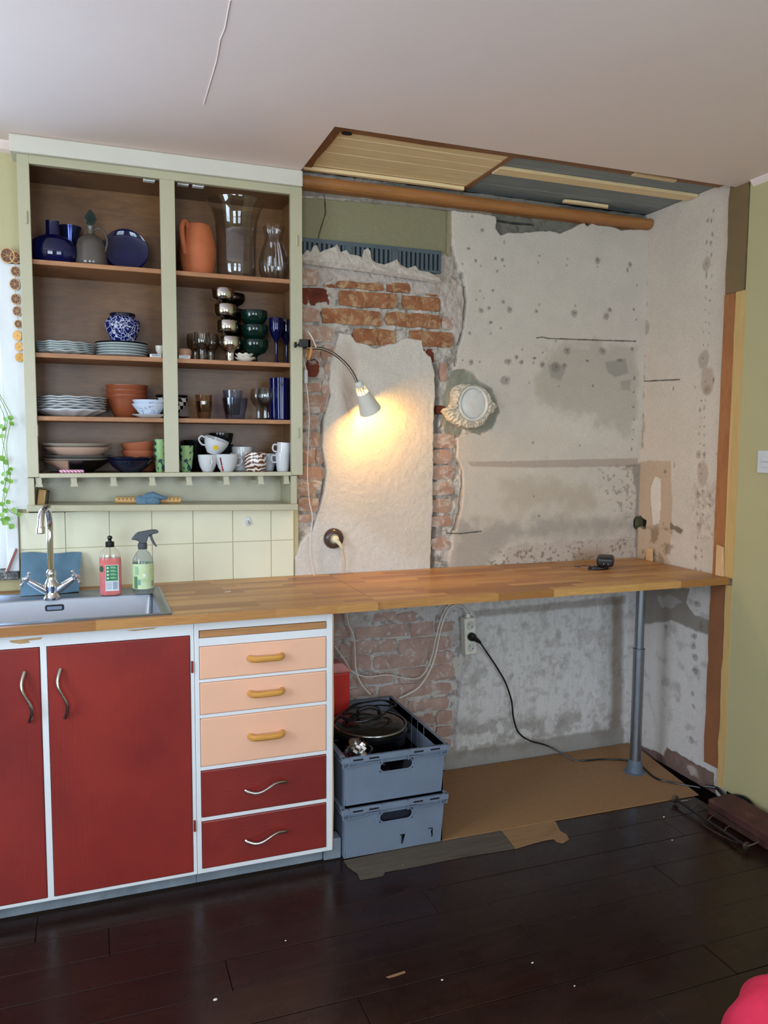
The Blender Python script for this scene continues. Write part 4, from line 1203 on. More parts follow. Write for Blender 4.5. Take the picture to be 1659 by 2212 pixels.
# -- plates
def wavy(a, r, z, s):
    return r * (1 + .012 * math.cos(12 * a)), z + (.0014 * math.sin(12 * a) if r > 40 * s else 0)
def plate_stack(px, y, zb, r, pitch, n, mat, what, cat, name, group, wob=None, deep=None, h=7):
    z = zb
    x = xat(px, y, zb)
    s = scl(x, y, zb)
    outs = []
    for i in range(n):
        k = n - 1 - i
        hh = h
        if i == 0 and deep: hh = deep
        prof = [(r * .50, 0), (r * .56, .6), (r * .68, hh * .22), (r * .90, hh * .62), (r * .985, hh * .80), (r, hh * .9), (r, hh)]
        lab = (ORD[k] if k < n - 1 else 'lowest') + ' ' + what
        rr = random.uniform(-.6, .6)
        o, s = vessel(name, lab, cat, px + rr, y, z, prof, mat, .0026, n=72 if wob else 44, group=group, wob=wob)
        o.rotation_euler.z = random.uniform(0, 6)
        outs.append(o)
        z += (pitch if not (i == 0 and deep) else deep - h + pitch) * s
    return outs, z
plate_stack(139, .044, Z2, 62, 4.6, 5, M_chinag, 'of five wavy-rimmed dinner plates on the second shelf', 'plate', 'dinner_plate', 'wavy plates on the second shelf', wavy, h=8)
_, zt = plate_stack(263, .044, Z2, 54, 5.6, 5, M_chinag, 'of five plain grey-white side plates on the second shelf', 'plate', 'side_plate', 'plain plates on the second shelf', None, h=7)
s = .00178
o, s = vessel('navy_plate', 'navy plate on top of the plain plate stack, under the patterned jar', 'plate', 263, .044, zt, [(28, 0), (32, .6), (53, 4), (55, 4.6)], M_navy, .002, 44)
def jar_mat():
    n = NT('blue_leaf_pattern')
    v = n.co((1, 1, 1))
    vo = n.n('ShaderNodeTexVoronoi', feature='DISTANCE_TO_EDGE')
    vo.inputs['Scale'].default_value = 62
    nn = n.n('ShaderNodeTexNoise')
    nn.inputs['Scale'].default_value = 30
    n.link(v, nn.inputs['Vector'])
    mx = n.n('ShaderNodeMix', data_type='RGBA')
    mx.inputs[0].default_value = .045
    n.link(v, mx.inputs[6])
    n.link(nn.outputs['Color'], mx.inputs[7])
    n.link(mx.outputs[2], vo.inputs['Vector'])
    n.set(Base_Color=n.ramp(vo.outputs['Distance'], [(.035, S(196, 198, 208)), (.075, S(20, 28, 92))]), Roughness=.18)
    return n.m
jo, s = vessel('ginger_jar', 'round jar with a blue and white leaf pattern on the second shelf', 'jar', 266, .044, zt + .0022, [(22, 0), (24, 2), (26, 10), (34, 28), (37.5, 42), (36, 50), (30, 57), (26, 59), (25, 62), (25.5, 66)], jar_mat(), .003, 48)
obj('jar_rim', MB().lathe([(25.2 * s, 58.5 * s), (26.6 * s, 59 * s), (26.6 * s, 65.5 * s), (25.2 * s, 66.5 * s), (24 * s, 66 * s)], 40), M_navy, jo, smooth=True, local=True)['label'] = 'dark blue rim'
vessel('egg_cup', 'small white footed cup half hidden by the middle stile, second shelf', 'cup', 346, .03, Z2, [(6, 0), (4, 8), (5, 12), (9, 20), (10, 30)], M_cream, .002, 20)
vessel('black_dish', 'small black dish at the right of the plain plates', 'dish', 331, .06, Z2, [(9, 0), (13, 6), (14, 12)], M_black, .002, 20)

# -- second shelf, right bay
vessel('clay_dish', 'small pinkish clay dish behind the magnet catch, second shelf', 'dish', 398, .03, Z2, [(12, 0), (15, 8), (16, 21), (14, 25)], plain('pale_clay', S(196, 150, 122), .7), .002, 20)
gob = [(11, 0), (10.5, 3), (9.5, 8), (9.5, 22), (11, 26), (16, 31), (18, 38), (18, 46), (17, 55), (16.5, 59)]
for px, y, lab in ((422, .05, 'smoky glass goblet nearest the middle stile'), (437, -.022, 'smoky glass goblet at the front of the group'), (455, .035, 'smoky glass goblet right beside the silver tower'), (444, .10, 'smoky glass goblet at the back of the group')):
    vessel('smoky_goblet', lab, 'goblet', px, y, Z2, gob, M_smoke, .0022, 28, 'smoky goblets on the second shelf')
def tower(px, y, n, mat, prof, pitch, what, name, group, drift=0):
    x = xat(px, y, Z2)
    s = scl(x, y, Z2)
    for i in range(n):
        k = n - 1 - i
        vessel(name, (ORD[k] if k < n - 1 else 'lowest') + ' ' + what, 'goblet', px - drift * i, y, Z2 + i * pitch * s, prof, mat, .0016, 32, group)
sg = [(12, 0), (12, 2), (9, 4), (8.5, 14), (9, 22), (12, 27), (20, 29), (22.5, 32), (23.5, 38), (23.5, 51), (22.5, 53)]
tower(497, .0, 4, M_silver, sg, 34, 'silver goblet in the tall front stack', 'silver_goblet', 'silver goblets stacked in front', 5)
sg2 = [(12, 0), (12, 2), (9, 4), (8.5, 14), (9, 20), (12, 26), (22, 31), (26, 38), (26.5, 48), (25, 51)]
tower(503, .108, 4, plain('dark_pewter', S(58, 50, 46), .16, .9), sg2, 33, 'dark pewter goblet in the stack behind the silver ones', 'pewter_goblet', 'dark goblets stacked behind')
gg = [(16, 0), (15, 2), (6, 6), (5, 14), (8, 18), (22, 24), (28, 34), (29, 46), (28, 50)]
tower(551, .028, 3, M_greeng, gg, 31, 'green glass goblet of the stack of three', 'green_goblet', 'green goblets', 1)
wg = [(15, 0), (14, 1), (4, 3), (3, 10), (3, 44), (5, 50), (12, 62), (15, 76), (14.5, 97)]
vessel('blue_wine_glass', 'blue stemmed wine glass in front of the dark one, second shelf', 'wine glass', 597, .0, Z2, wg, plain('blue_lustre', S(8, 13, 62), .08, .3), .0012, 28)
vessel('blue_wine_glass', 'dark blue stemmed wine glass right against the cabinet side', 'wine glass', 619, .06, Z2, wg, M_cobalt, .0012, 28)
zz = Z2
for i, lab in enumerate(('lower small white scalloped dish beside the silver stack', 'upper small white scalloped dish beside the silver stack')):
    vessel('scalloped_dish', lab, 'dish', 530 - i * 2, -.012, zz, [(9, 0), (13, 3), (21 - 3 * i, 8), (22 - 3 * i, 10)], M_cream, .002, 40, 'white scalloped dishes', lambda a, r, z, s: (r * (1 + .05 * math.cos(8 * a)), z + (.0025 * math.cos(8 * a) if z > 6 * s else 0)))
    zz += .0135

# -- third shelf, left bay
plate_stack(154, .044, Z3, 72, 5.2, 6, M_china, 'of six wavy-rimmed soup plates on the third shelf', 'plate', 'soup_plate', 'wavy plates on the third shelf', wavy, deep=16, h=9)
zz = Z3
for i in range(3):
    vessel('terracotta_bowl', ('lowest', 'middle', 'topmost')[i] + ' brown terracotta bowl of three stacked on the third shelf', 'bowl', 275, .072, zz, [(22, 0), (26, 2), (35, 20), (40.5, 36), (42.4, 44), (43.4, 45.5), (43.8, 49)], M_terrad, .0022, 40, 'brown bowls on the third shelf')
    zz += .0185
def bw_mat():
    n = NT('blue_brush_pattern')
    vo = n.n('ShaderNodeTexVoronoi', feature='DISTANCE_TO_EDGE')
    vo.inputs['Scale'].default_value = 34
    n.link(n.co((1, 1, 1.6)), vo.inputs['Vector'])
    m1 = n.ramp(vo.outputs['Distance'], [(.025, (1, 1, 1)), (.05, (0, 0, 0))])
    m2 = n.ramp(n.noise(60, 2), [(.50, (0, 0, 0)), (.56, (1, 1, 1))])
    n.set(Base_Color=n.mix(n.math('MULTIPLY', m1, m2), S(204, 214, 230), S(50, 76, 150)), Roughness=.15)
    return n.m
M_bw = bw_mat()
vessel('saucer', 'white saucer under the blue and white bowls', 'saucer', 324, -.045, Z3, [(20, 0), (24, 1), (37, 6), (38, 7)], M_china, .002, 40)
vessel('rice_bowl', 'lower blue and white painted bowl, third shelf', 'bowl', 323, -.045, Z3 + .0062, [(18, 0), (19, 2), (24, 8), (32, 18), (36, 24), (36.5, 25.5)], M_bw, .0022, 40, 'blue and white bowls')
vessel('rice_bowl', 'upper blue and white painted bowl, third shelf', 'bowl', 324, -.045, Z3 + .0202, [(18, 0), (19, 2), (24, 8), (32, 18), (36, 24), (36.5, 25.5)], M_bw, .0022, 40, 'blue and white bowls')
def check_mat():
    n = NT('black_white_check')
    ck = n.n('ShaderNodeTexChecker')
    ck.inputs['Scale'].default_value = 1.0
    ck.inputs['Color1'].default_value = (*S(20, 20, 22), 1)
    ck.inputs['Color2'].default_value = (*S(216, 212, 206), 1)
    tc = n.n('ShaderNodeTexCoord')
    gr = n.n('ShaderNodeTexGradient', gradient_type='RADIAL')
    n.link(tc.outputs['Object'], gr.inputs['Vector'])
    sx = n.n('ShaderNodeSeparateXYZ')
    n.link(tc.outputs['Object'], sx.inputs[0])
    cx = n.n('ShaderNodeCombineXYZ')
    n.link(n.math('ADD', n.math('MULTIPLY', gr.outputs['Fac'], 16), n.math('MULTIPLY', sx.outputs['Z'], 40)), cx.inputs[0])
    n.link(n.math('MULTIPLY', sx.outputs['Z'], 70), cx.inputs[1])
    n.link(cx.outputs[0], ck.inputs['Vector'])
    n.set(Base_Color=ck.outputs['Color'], Roughness=.2)
    return n.m
vessel('black_saucer', 'black saucer under the checked bowl behind the middle stile', 'saucer', 372, .07, Z3, [(16, 0), (20, 1), (36, 4), (37, 5)], M_black, .002, 36)
vessel('checked_bowl', 'black and white checked bowl behind the middle stile', 'bowl', 372, .07, Z3 + .006, [(13, 0), (14, 4), (22, 14), (32, 30), (35, 41)], check_mat(), .0025, 40)
vessel('black_bowl', 'black bowl nested in the checked bowl, third shelf', 'bowl', 372, .07, Z3 + .024, [(13, 0), (14, 4), (22, 14), (31, 26), (34, 37)], M_black, .0025, 40)

# -- third shelf, right bay
fl10 = lambda a, r, z, s: (r * (1 + .022 * math.cos(9 * a)), z)
vessel('amber_tumbler', 'outer amber glass tumbler of the nested pair, third shelf', 'tumbler', 441, .02, Z3, [(13, 0), (13.5, 3), (15, 12), (17, 24), (18, 38)], M_amber, .0022, 48, 'amber tumblers', fl10)
vessel('amber_tumbler', 'inner amber glass tumbler standing up out of the other', 'tumbler', 440.5, .02, Z3 + .026, [(11, 0), (12, 3), (13.5, 10), (16.5, 24), (18, 37)], M_amber, .0022, 48, 'amber tumblers', fl10)
vessel('blue_tumbler', 'wide blue-tinted ribbed glass tumbler, third shelf', 'tumbler', 508, .01, Z3, [(20, 0), (20.5, 3), (22, 14), (25, 28), (27, 46)], M_lilac, .0026, 60, 'blue-tinted tumblers', lambda a, r, z, s: (r * (1 + .03 * math.cos(10 * a)), z))
vessel('blue_tumbler', 'narrower pale tumbler nested in the wide blue-tinted one', 'tumbler', 503, .012, Z3 + .018, [(15, 0), (15.5, 3), (18, 20), (21.5, 52)], M_lilac, .0022, 40, 'blue-tinted tumblers')
w2 = [(12, 0), (11.5, 1.5), (6.5, 4), (6, 12), (6, 26), (8, 30), (14, 36), (18, 46), (17.5, 58), (15, 68)]
for px, y, lab in ((573, -.01, 'small clear stem glass at the front of the three, third shelf'), (559, .05, 'small clear stem glass at the left of the three, third shelf'), (580, .105, 'small clear stem glass at the back of the three, third shelf')):
    vessel('stem_glass', lab, 'wine glass', px, y, Z3, w2, M_clear, .0013, 32, 'clear stem glasses')
tg = [(13, 0), (13.4, 3), (14.5, 90)]
M_blueo = plain('deep_blue_glass', S(9, 16, 76), .06, var=.15, nscale=10)
for px, y, lab in ((607, -.02, 'tall dark blue glass tumbler at the front by the right stile'), (597, .03, 'tall dark blue glass tumbler at the left of its group'), (617, .045, 'tall dark blue glass tumbler in the middle of its group'), (604, .10, 'tall dark blue glass tumbler at the back of its group')):
    vessel('tall_tumbler', lab, 'tumbler', px, y, Z3, tg, M_blueo, .0016, 48, 'tall blue tumblers', lambda a, r, z, s: (r * (1 + .02 * math.cos(14 * a)), z))

# -- bottom shelf, left bay
def half_mat():
    n = NT('half_black_half_pink')
    tc = n.n('ShaderNodeTexCoord')
    sx = n.n('ShaderNodeSeparateXYZ')
    n.link(tc.outputs['Object'], sx.inputs[0])
    m = n.ramp(n.math('ADD', n.math('MULTIPLY', sx.outputs['X'], 1), .5), [(.47, (0, 0, 0)), (.473, (1, 1, 1))])
    n.set(Base_Color=n.mix(m, S(214, 176, 154), S(18, 18, 22)), Roughness=.2)
    return n.m
M_half = half_mat()
x = xat(168, .04, Z0)
s = scl(x, .04, Z0)
vessel('pasta_bowl', 'deep bowl glazed half black half pink, lowest in the bottom shelf stack', 'bowl', 168, .04, Z0, [(30, 0), (33, 2), (48, 11), (66, 23), (72, 26)], M_half, .003, 48)
vessel('pasta_plate', 'cream plate with a dark stripe lying on the half black bowl', 'plate', 168, .04, Z0 + 22 * s, [(44, 0), (48, 1), (66, 6), (70, 8)], M_cream, .003, 48)
vessel('pasta_plate', 'thin dark-rimmed plate in the middle of the bottom shelf stack', 'plate', 169, .04, Z0 + 29 * s, [(46, 0), (50, 1), (68, 6), (73, 8)], plain('grey_rim_glaze', S(150, 146, 142), .25), .003, 48)
vessel('pasta_bowl', 'pink shallow bowl near the top of the bottom shelf stack', 'bowl', 169, .04, Z0 + 35 * s, [(42, 0), (46, 1), (62, 12), (69, 18), (70, 19)], M_pinkc, .003, 48)
vessel('pasta_plate', 'topmost off-white plate of the bottom shelf stack', 'plate', 164, .04, Z0 + 52 * s, [(46, 0), (50, 1), (70, 7), (76, 10)], M_cream, .003, 48)
nb_ = [(20, 0), (23, 2), (36, 12), (44, 22), (47, 27)]
vessel('navy_bowl', 'lower of the two glossy navy bowls, bottom shelf', 'bowl', 282, -.038, Z0, nb_, M_navy, .003, 44, 'navy bowls')
vessel('navy_bowl', 'upper of the two glossy navy bowls, bottom shelf', 'bowl', 281, -.038, Z0 + .0105, nb_, M_navy, .003, 44, 'navy bowls')
ub = [(26, 0), (29, 2), (35, 14), (39, 24), (39.5, 27)]
x = xat(304, .088, Z0)
s = scl(x, .088, Z0)
M_unglz = plain('unglazed_brown', S(166, 92, 58), .6, var=.06)
vessel('clay_bowl', 'lowest of three rough brown bowls behind the navy ones', 'bowl', 304, .088, Z0, ub, M_unglz, .004, 40, 'brown bowls on the bottom shelf')
vessel('clay_bowl', 'middle of three rough brown bowls behind the navy ones', 'bowl', 304, .088, Z0 + 18 * s, ub, M_unglz, .004, 40, 'brown bowls on the bottom shelf')
o, _ = vessel('clay_bowl', 'topmost tilted one of three rough brown bowls behind the navy ones', 'bowl', 304, .088, Z0 + 36 * s, ub, M_unglz, .004, 40, 'brown bowls on the bottom shelf')
o.rotation_euler = (0, math.radians(-5), 0)
def leaf_mat():
    n = NT('green_animal_print')
    w = n.ramp(n.noise(70, 2, .5, dist=1.5), [(.50, (0, 0, 0)), (.53, (1, 1, 1))])
    w2 = n.ramp(n.noise(58, 2, .5, n.co((1.3, 1, .8))), [(.56, (0, 0, 0)), (.58, (1, 1, 1))])
    c = n.mix(w, S(132, 178, 122), S(150, 164, 104))
    c = n.mix(w2, c, S(34, 66, 72))
    n.set(Base_Color=c, Roughness=.25)
    return n.m
M_leaf = leaf_mat()
gc = [(10, 0), (10.5, 1), (13, 22), (15.5, 43)]
for px, n_, where in ((348, 3, 'left of the middle stile'), (403, 2, 'right of the middle stile')):
    x = xat(px, -.03, Z0)
    s = scl(x, -.03, Z0)
    for i in range(n_):
        nm = {3: ('lowest', 'middle', 'topmost'), 2: ('lower', 'upper')}[n_][i]
        vessel('patterned_cup', nm + ' green animal-print cup stacked ' + where, 'cup', px, -.03, Z0 + i * 14 * s, gc, M_leaf, .002, 32, 'green patterned cups')
vessel('glass_lid', 'small clear glass lid at the front left corner of the bottom shelf', 'lid', 97, -.045, Z0, [(9, 0), (10, 2), (8, 6), (3, 8), (0, 9)], M_clear, None, 20)
def stripe_mat():
    n = NT('pink_stripes')
    w = n.n('ShaderNodeTexWave', wave_type='BANDS', bands_direction='DIAGONAL')
    w.inputs['Scale'].default_value = 55
    n.link(n.co(), w.inputs['Vector'])
    n.set(Base_Color=n.ramp(w.outputs['Fac'], [(.4, S(206, 84, 130)), (.6, S(232, 214, 226))]), Roughness=.3)
    return n.m
a, b = wb(128, 1015, -.05), wb(182, 1015, -.05)
tag(obj('striped_stick', MB().tube([(a.x, -.05, Z0 + .0062), (a.x + .003, -.05, Z0 + .0062), (b.x - .004, -.052, Z0 + .0062), (b.x, -.052, Z0 + .0062)], [.004, .006, .006, .003], 12), stripe_mat(), smooth=True), 'pink striped stick lying in front of the stacked bowls', 'stick')

# -- bottom shelf, right bay: cups and mugs
def cup(name, label, px, y, zb, prof, mat, handle=None, hr=9, hz=(8, 28), tilt=None, group=None, cat='cup', t=.0024):
    x = xat(px, y, zb)
    s = scl(x, y, zb)
    r = thing(name, label, cat, (x, y, zb), group)
    obj('cup_body', MB().lathe(openp([(a * s, b * s) for a, b in prof], t), 36), mat, r, smooth=True, local=True)
    if handle is not None:
        ang = math.radians(handle)
        rad = max(a for a, b in prof) * s * .93
        d = Vector((math.cos(ang), math.sin(ang), 0))
        z0_, z1_ = hz[0] * s, hz[1] * s
        rb = np.interp(hz[0], [b for a, b in prof], [a for a, b in prof]) * s
        rt = np.interp(hz[1], [b for a, b in prof], [a for a, b in prof]) * s
        zm = (z0_ + z1_) / 2
        pts = [d * (rt - .001) + Vector((0, 0, z1_)), d * (rt + hr * s * .7) + Vector((0, 0, z1_ + .001)), d * (max(rt, rb) + hr * s) + Vector((0, 0, zm)), d * (rb + hr * s * .7) + Vector((0, 0, z0_)), d * (rb - .001) + Vector((0, 0, z0_))]
        obj('handle', MB().tube(curve_pts(pts, 5), .0032, 8), mat, r, smooth=True, local=True)
    if tilt: r.rotation_euler = tilt
    return r, s
cprof = [(11, 0), (12, 2), (17, 12), (20, 24), (21, 37)]
r_, s = cup('white_cup', 'white cup with its handle facing forward, under the tilted cup', 449, -.025, Z0, cprof, M_china, -80, 8, (12, 28), group='white cups')
def stickered(r, s, pts, h, mat, rad, name, lab, ang0):
    """flat print wrapped on the cup wall"""
    mb = MB()
    vs, fs = [], []
    n = len(pts)
    for (a, z) in pts:
        aa = ang0 + a * s / rad(z * s)
        R_ = rad(z * s) + .0006
        vs.append((R_ * math.cos(aa), R_ * math.sin(aa), z * s))
    fs.append(tuple(range(n)))
    mb.add(vs, fs)
    o = obj(name, mb, mat, r, local=True)
    o['label'] = lab
r2, s = cup('white_cup', 'white cup tipped over on the others with a round yellow sticker', 459, -.02, Z0 + 40 * s, [(13, 0), (14, 2), (20, 10), (25, 22), (27, 33)], M_china, 176, 10, (12, 28), tilt=(math.radians(10), math.radians(17), 0), group='white cups')
M_yel = plain('yellow_print', S(226, 196, 40), .4)
stickered(r2, s, [(5.5 * math.cos(t * math.pi / 6) + 4, 17 + 5.5 * math.sin(t * math.pi / 6)) for t in range(12)], 0, M_yel, lambda z: np.interp(z / s, [0, 2, 10, 22, 33], [13, 14, 20, 25, 27]) * s + .0006, 'sticker', 'round yellow sticker', math.radians(-100))
r3, s = cup('white_cup', 'white cup with a red vertical stripe of print', 490, -.035, Z0, [(13, 0), (14, 2), (19, 10), (23, 24), (25, 38)], M_china, 10, 11, (14, 30), group='white cups')
M_redpr = plain('red_print', S(176, 24, 40), .4)
rf3 = lambda z: np.interp(z / s, [0, 2, 10, 24, 38], [13, 14, 19, 23, 25]) * s + .0005
for q, (z0_, z1_, m_) in enumerate(((2, 8, M_redpr), (8.6, 13, M_redpr), (14, 31, plain('dark_red_print', S(110, 34, 46), .4)))):
    stickered(r3, s, [(-8.5 - z0_ * .18, z0_), (-5 - z0_ * .18, z0_), (-5 - z1_ * .18, z1_), (-8.5 - z1_ * .18, z1_)], 0, m_, rf3, 'print_stripe', 'red stripe of print', math.radians(-103))
x = xat(478, .09, Z0)
s = scl(x, .09, Z0)
bb_ = [(12, 0), (14, 2), (23, 14), (26, 28), (26, 33)]
for i, lab in enumerate(('lowest black bowl behind the white cups', 'middle black bowl behind the white cups', 'topmost black bowl showing above the white cups')):
    vessel('black_stack_bowl', lab, 'bowl', 478, .09, Z0 + i * 24 * s, bb_, M_black, .0025, 36, 'black bowls behind the cups')
vessel('black_pot', 'flat black dish behind the green cups, bottom shelf', 'dish', 424, .10, Z0, [(14, 0), (16, 3), (19, 40), (26, 56), (27, 66)], M_black, .0025, 32)
cup('white_mug', 'tall straight white mug behind the red-striped cup', 523, .05, Z0, [(19, 0), (21, 2), (22, 10), (22, 52)], M_china, 200, 8, (14, 36), cat='mug')
def marble_mat():
    n = NT('brown_white_marbling')
    w = n.n('ShaderNodeTexWave', wave_type='BANDS', bands_direction='Z')
    w.inputs['Scale'].default_value = 22
    w.inputs['Distortion'].default_value = 9
    w.inputs['Detail'].default_value = 3
    w.inputs['Detail Scale'].default_value = 1.2
    n.link(n.co((1, .6, 1), rot=(.25, .2, 0)), w.inputs['Vector'])
    n.set(Base_Color=n.ramp(w.outputs['Fac'], [(.30, S(96, 52, 36)), (.52, S(214, 200, 186)), (.9, S(226, 216, 206))]), Roughness=.2)
    return n.m
vessel('marbled_cup', 'handleless brown and white marbled cup, bottom shelf', 'cup', 552, -.03, Z0, [(18, 0), (21, 3), (23.5, 14), (23, 28), (22, 41)], marble_mat(), .0025, 36)
cup('white_cup', 'white cup half hidden behind the marbled cup', 580, .04, Z0, [(10, 0), (12, 3), (17, 20), (19, 37)], M_china, None, group='white cups')
ep = [(12, 0), (13, 2), (15, 20), (16, 40)]
_, s = cup('espresso_cup', 'lower white cup of the pair stacked by the right stile', 611, -.03, Z0, ep, M_china, 175, 9, (20, 34), group='stacked white cups')
cup('espresso_cup', 'upper white cup of the pair stacked by the right stile', 612, -.03, Z0 + 22 * s, ep, M_china, 175, 9, (20, 34), tilt=(0, math.radians(4), 0), group='stacked white cups')
cup('black_cup', 'black cup in the shade behind the stacked white pair', 600, .09, Z0, [(12, 0), (13, 2), (16, 18), (17, 36)], M_black, 190, 9, (12, 28))
# ------------------------------------------------------------------ things on the ledge, sink and worktop
def ell(rx, ry, rz, n=20, m=10):
    return MB().lathe([(math.sin(math.pi * i / m), -math.cos(math.pi * i / m)) if 0 < i < m else (0, -math.cos(math.pi * i / m)) for i in range(m + 1)], n).xform(Matrix.Diagonal((rx, ry, rz, 1)))

a, b = wb(249, 1086, -.02), wb(390, 1086, -.02)
st_ = thing('wooden_stick', 'round pale wooden stick with a row of marks lying on the ledge', 'stick', (a.x, -.02, 1.207))
zs = 1.2165
def zl(x): return 1.211 - (x - .372) * (.016 / .956) + .0122
obj('stick_body', MB().tube([(a.x, -.02, zl(a.x)), (b.x, -.02, zl(b.x))], .0115, 16), wood('pale_beech', S(216, 176, 116), S(190, 144, 84), 0, 8, .5), st_, smooth=True)
M_mark = plain('burnt_marks', S(120, 74, 38), .7)
for i in range(16):
    x = a.x + .012 + (b.x - a.x - .024) * i / 15
    if i in (5, 6, 7, 8, 9): continue
    obj('mark', MB().box(x - .0012, x + .0012, -.0345, -.030, zl(x) + .001, zl(x) + .007), M_mark, st_)
M_cloth = NT('blue_cleaning_cloth')
_v = M_cloth.co((1, 1, 1))
_w = M_cloth.n('ShaderNodeTexWave', wave_type='BANDS', bands_direction='Z')
_w.inputs['Scale'].default_value = 110
M_cloth.link(_v, _w.inputs['Vector'])
M_cloth.set(Base_Color=M_cloth.ramp(M_cloth.noise(20, 3), [(.3, S(82, 112, 130)), (.7, S(96, 128, 148))]), Roughness=.85)
M_cloth.bump(_w.outputs['Fac'], .25, .0012)
M_cloth = M_cloth.m
# knotted cloth around the stick
kn = thing('knotted_cloth', 'blue cloth knotted round the wooden stick on the ledge', 'cloth', (.78, -.03, 1.2))
def flapm(pts, y0, t, bulge):
    """soft sheet from an outline of photo points, thickness t"""
    P = [wb(px, py, y0) for px, py in pts]
    c = sum(P, Vector()) / len(P)
    vs, fs = [], []
    n = len(P)
    vs.append((c.x, y0 - t - bulge, c.z))
    for k in (.6, 1.0):
        for p in P:
            q = c.lerp(p, k)
            vs.append((q.x, y0 - (t + bulge * .7 if k < 1 else t * .4), q.z))
    for p in P: vs.append((c.lerp(p, .97).x, y0 + t * .4, c.lerp(p, .97).z))
    vs.append((c.x, y0 + t, c.z))
    for k in range(n):
        k2 = (k + 1) % n
        fs.append((0, 1 + k2, 1 + k))
        for l in range(2):
            fs.append((1 + l * n + k, 1 + l * n + k2, 1 + (l + 1) * n + k2, 1 + (l + 1) * n + k))
        fs.append((1 + 2 * n + k, 1 + 2 * n + k2, 1 + 3 * n))
    return MB().add(vs, fs)
obj('wrap', flapm([(292, 1076), (300, 1070), (322, 1073), (338, 1069), (346, 1076), (344, 1090), (330, 1092), (316, 1093), (300, 1100), (296, 1090)], -.036, .008, .010), M_cloth, kn, smooth=True, sharp=60)
obj('upper_flap', flapm([(305, 1072), (318, 1064), (332, 1062), (345, 1068), (362, 1074), (360, 1079), (344, 1079), (330, 1078), (314, 1078)], -.044, .005, .006), M_cloth, kn, smooth=True, sharp=60)
obj('knot', ell(.026, .012, .017).xform(Matrix.Translation(wb(331, 1083, -.052))), M_cloth, kn, smooth=True)
# scrubbing brush at the left end of the ledge
br = thing('scrub_brush', 'small wooden scrubbing block with dark bristles at the left end of the ledge', 'brush', (.43, -.02, 1.211))
p = wb(91, 1076, -.01)
Mx = Matrix.Translation((p.x, -.01, p.z - .002)) @ Matrix.Rotation(math.radians(9), 4, 'Y')
obj('block', MB().box(-.014, .012, -.03, .03, -.032, .034).xform(Mx), wood('brush_wood', S(206, 168, 104), S(176, 134, 74), 2, 8, .6), br, bevel=.004)
obj('bristles', MB().box(.012, .020, -.028, .028, -.03, .030).xform(Mx), plain('dark_bristles', S(52, 56, 42), .9, bump=.6, bscale=300), br, bevel=.002)

# adhesive hook on the tiles
p = wb(536, 1127, -.001)
hk = thing('adhesive_hook', 'small oval white hook stuck on the upper tiles', 'hook', (p.x, -.001, p.z))
obj('hook_plate', MB().lathe([(0, 0), (1, 0), (.9, .0035), (0, .0042)], 24).xform(Matrix.Translation((p.x, -.0012, p.z)) @ Matrix.Rotation(math.radians(90), 4, 'X') @ Matrix.Diagonal((.0125, .019, 1, 1))), M_china, hk, smooth=True)
obj('hook_pin', MB().tube(curve_pts([(p.x - .001, -.004, p.z + .004), (p.x, -.012, p.z - .002), (p.x + .001, -.016, p.z - .008), (p.x + .001, -.021, p.z - .003)], 4), .0022, 8), plain('hook_grey', S(160, 160, 160), .4), hk, smooth=True)

# blue cloth leaning on the tiles behind the tap
A = [on(1, -.125, 44, 1288), on(1, -.118, 170, 1283), on(1, -.020, 176, 1194), on(1, -.020, 46, 1194)]
NX, NZ = 26, 18
vs = []
for side in (0, 1):
    for j in range(NZ + 1):
        for i in range(NX + 1):
            u, v = i / NX, j / NZ
            q = A[0].lerp(A[1], u).lerp(A[3].lerp(A[2], u), v)
            q = q + Vector((0, -.004 * math.sin(u * 5 + v * 2) * (1 - v) - .003 * side, .003 * math.sin(u * 9) * v))
            if v < .12: q.y -= .01 * (.12 - v) / .12
            vs.append((q.x, q.y, max(q.z, ZT + .0042)))
fs = []
W1 = NX + 1
H1 = W1 * (NZ + 1)
for j in range(NZ):
    for i in range(NX):
        k = j * W1 + i
        fs.append((k, k + W1, k + W1 + 1, k + 1))
        fs.append((H1 + k, H1 + k + 1, H1 + k + W1 + 1, H1 + k + W1))
ring = [i for i in range(W1)] + [j * W1 + NX for j in range(1, NZ + 1)] + [NZ * W1 + i for i in range(NX - 1, -1, -1)] + [j * W1 for j in range(NZ - 1, 0, -1)]
for q in range(len(ring)):
    r0, r1 = ring[q], ring[(q + 1) % len(ring)]
    fs.append((r0, r1, H1 + r1, H1 + r0))
tag(obj('dish_cloth', MB().add(vs, fs), M_cloth, smooth=True), 'square blue dish cloth leaning on the tiles behind the tap', 'cloth')

# dish soap
def rr_section(rx, ry, z, k=3.0, n=28):
    out = []
    for i in range(n):
        a = 2 * math.pi * i / n
        c, s_ = math.cos(a), math.sin(a)
        out.append((rx * math.copysign(abs(c) ** (2 / k), c), ry * math.copysign(abs(s_) ** (2 / k), s_), z))
    return out
q = on(2, ZT + .0045, 240, 1283)
bx, by = q.x, q.y
s = scl(bx, by, 1.0)
M_plast = glass('clear_plastic', (.96, .97, .95), .08, 1.2, .85)
M_pinkl = NT('pink_soap')
M_pinkl.set(Base_Color=M_pinkl.ramp(M_pinkl.noise(20, 2), [(.3, S(224, 116, 114)), (.7, S(236, 136, 130))]), Roughness=.12)
M_pinkl.b.inputs['Transmission Weight'].default_value = .25
M_pinkl = M_pinkl.m
sb = thing('dish_soap_bottle', 'pink dish soap bottle with black cap and green-white label by the sink', 'bottle', (bx, by, ZT + .0035))
rx, ry = 22.5 * s, 15 * s
secs = [(.90, 0), (.98, 3), (1, 8), (1, 72), (.97, 80)]
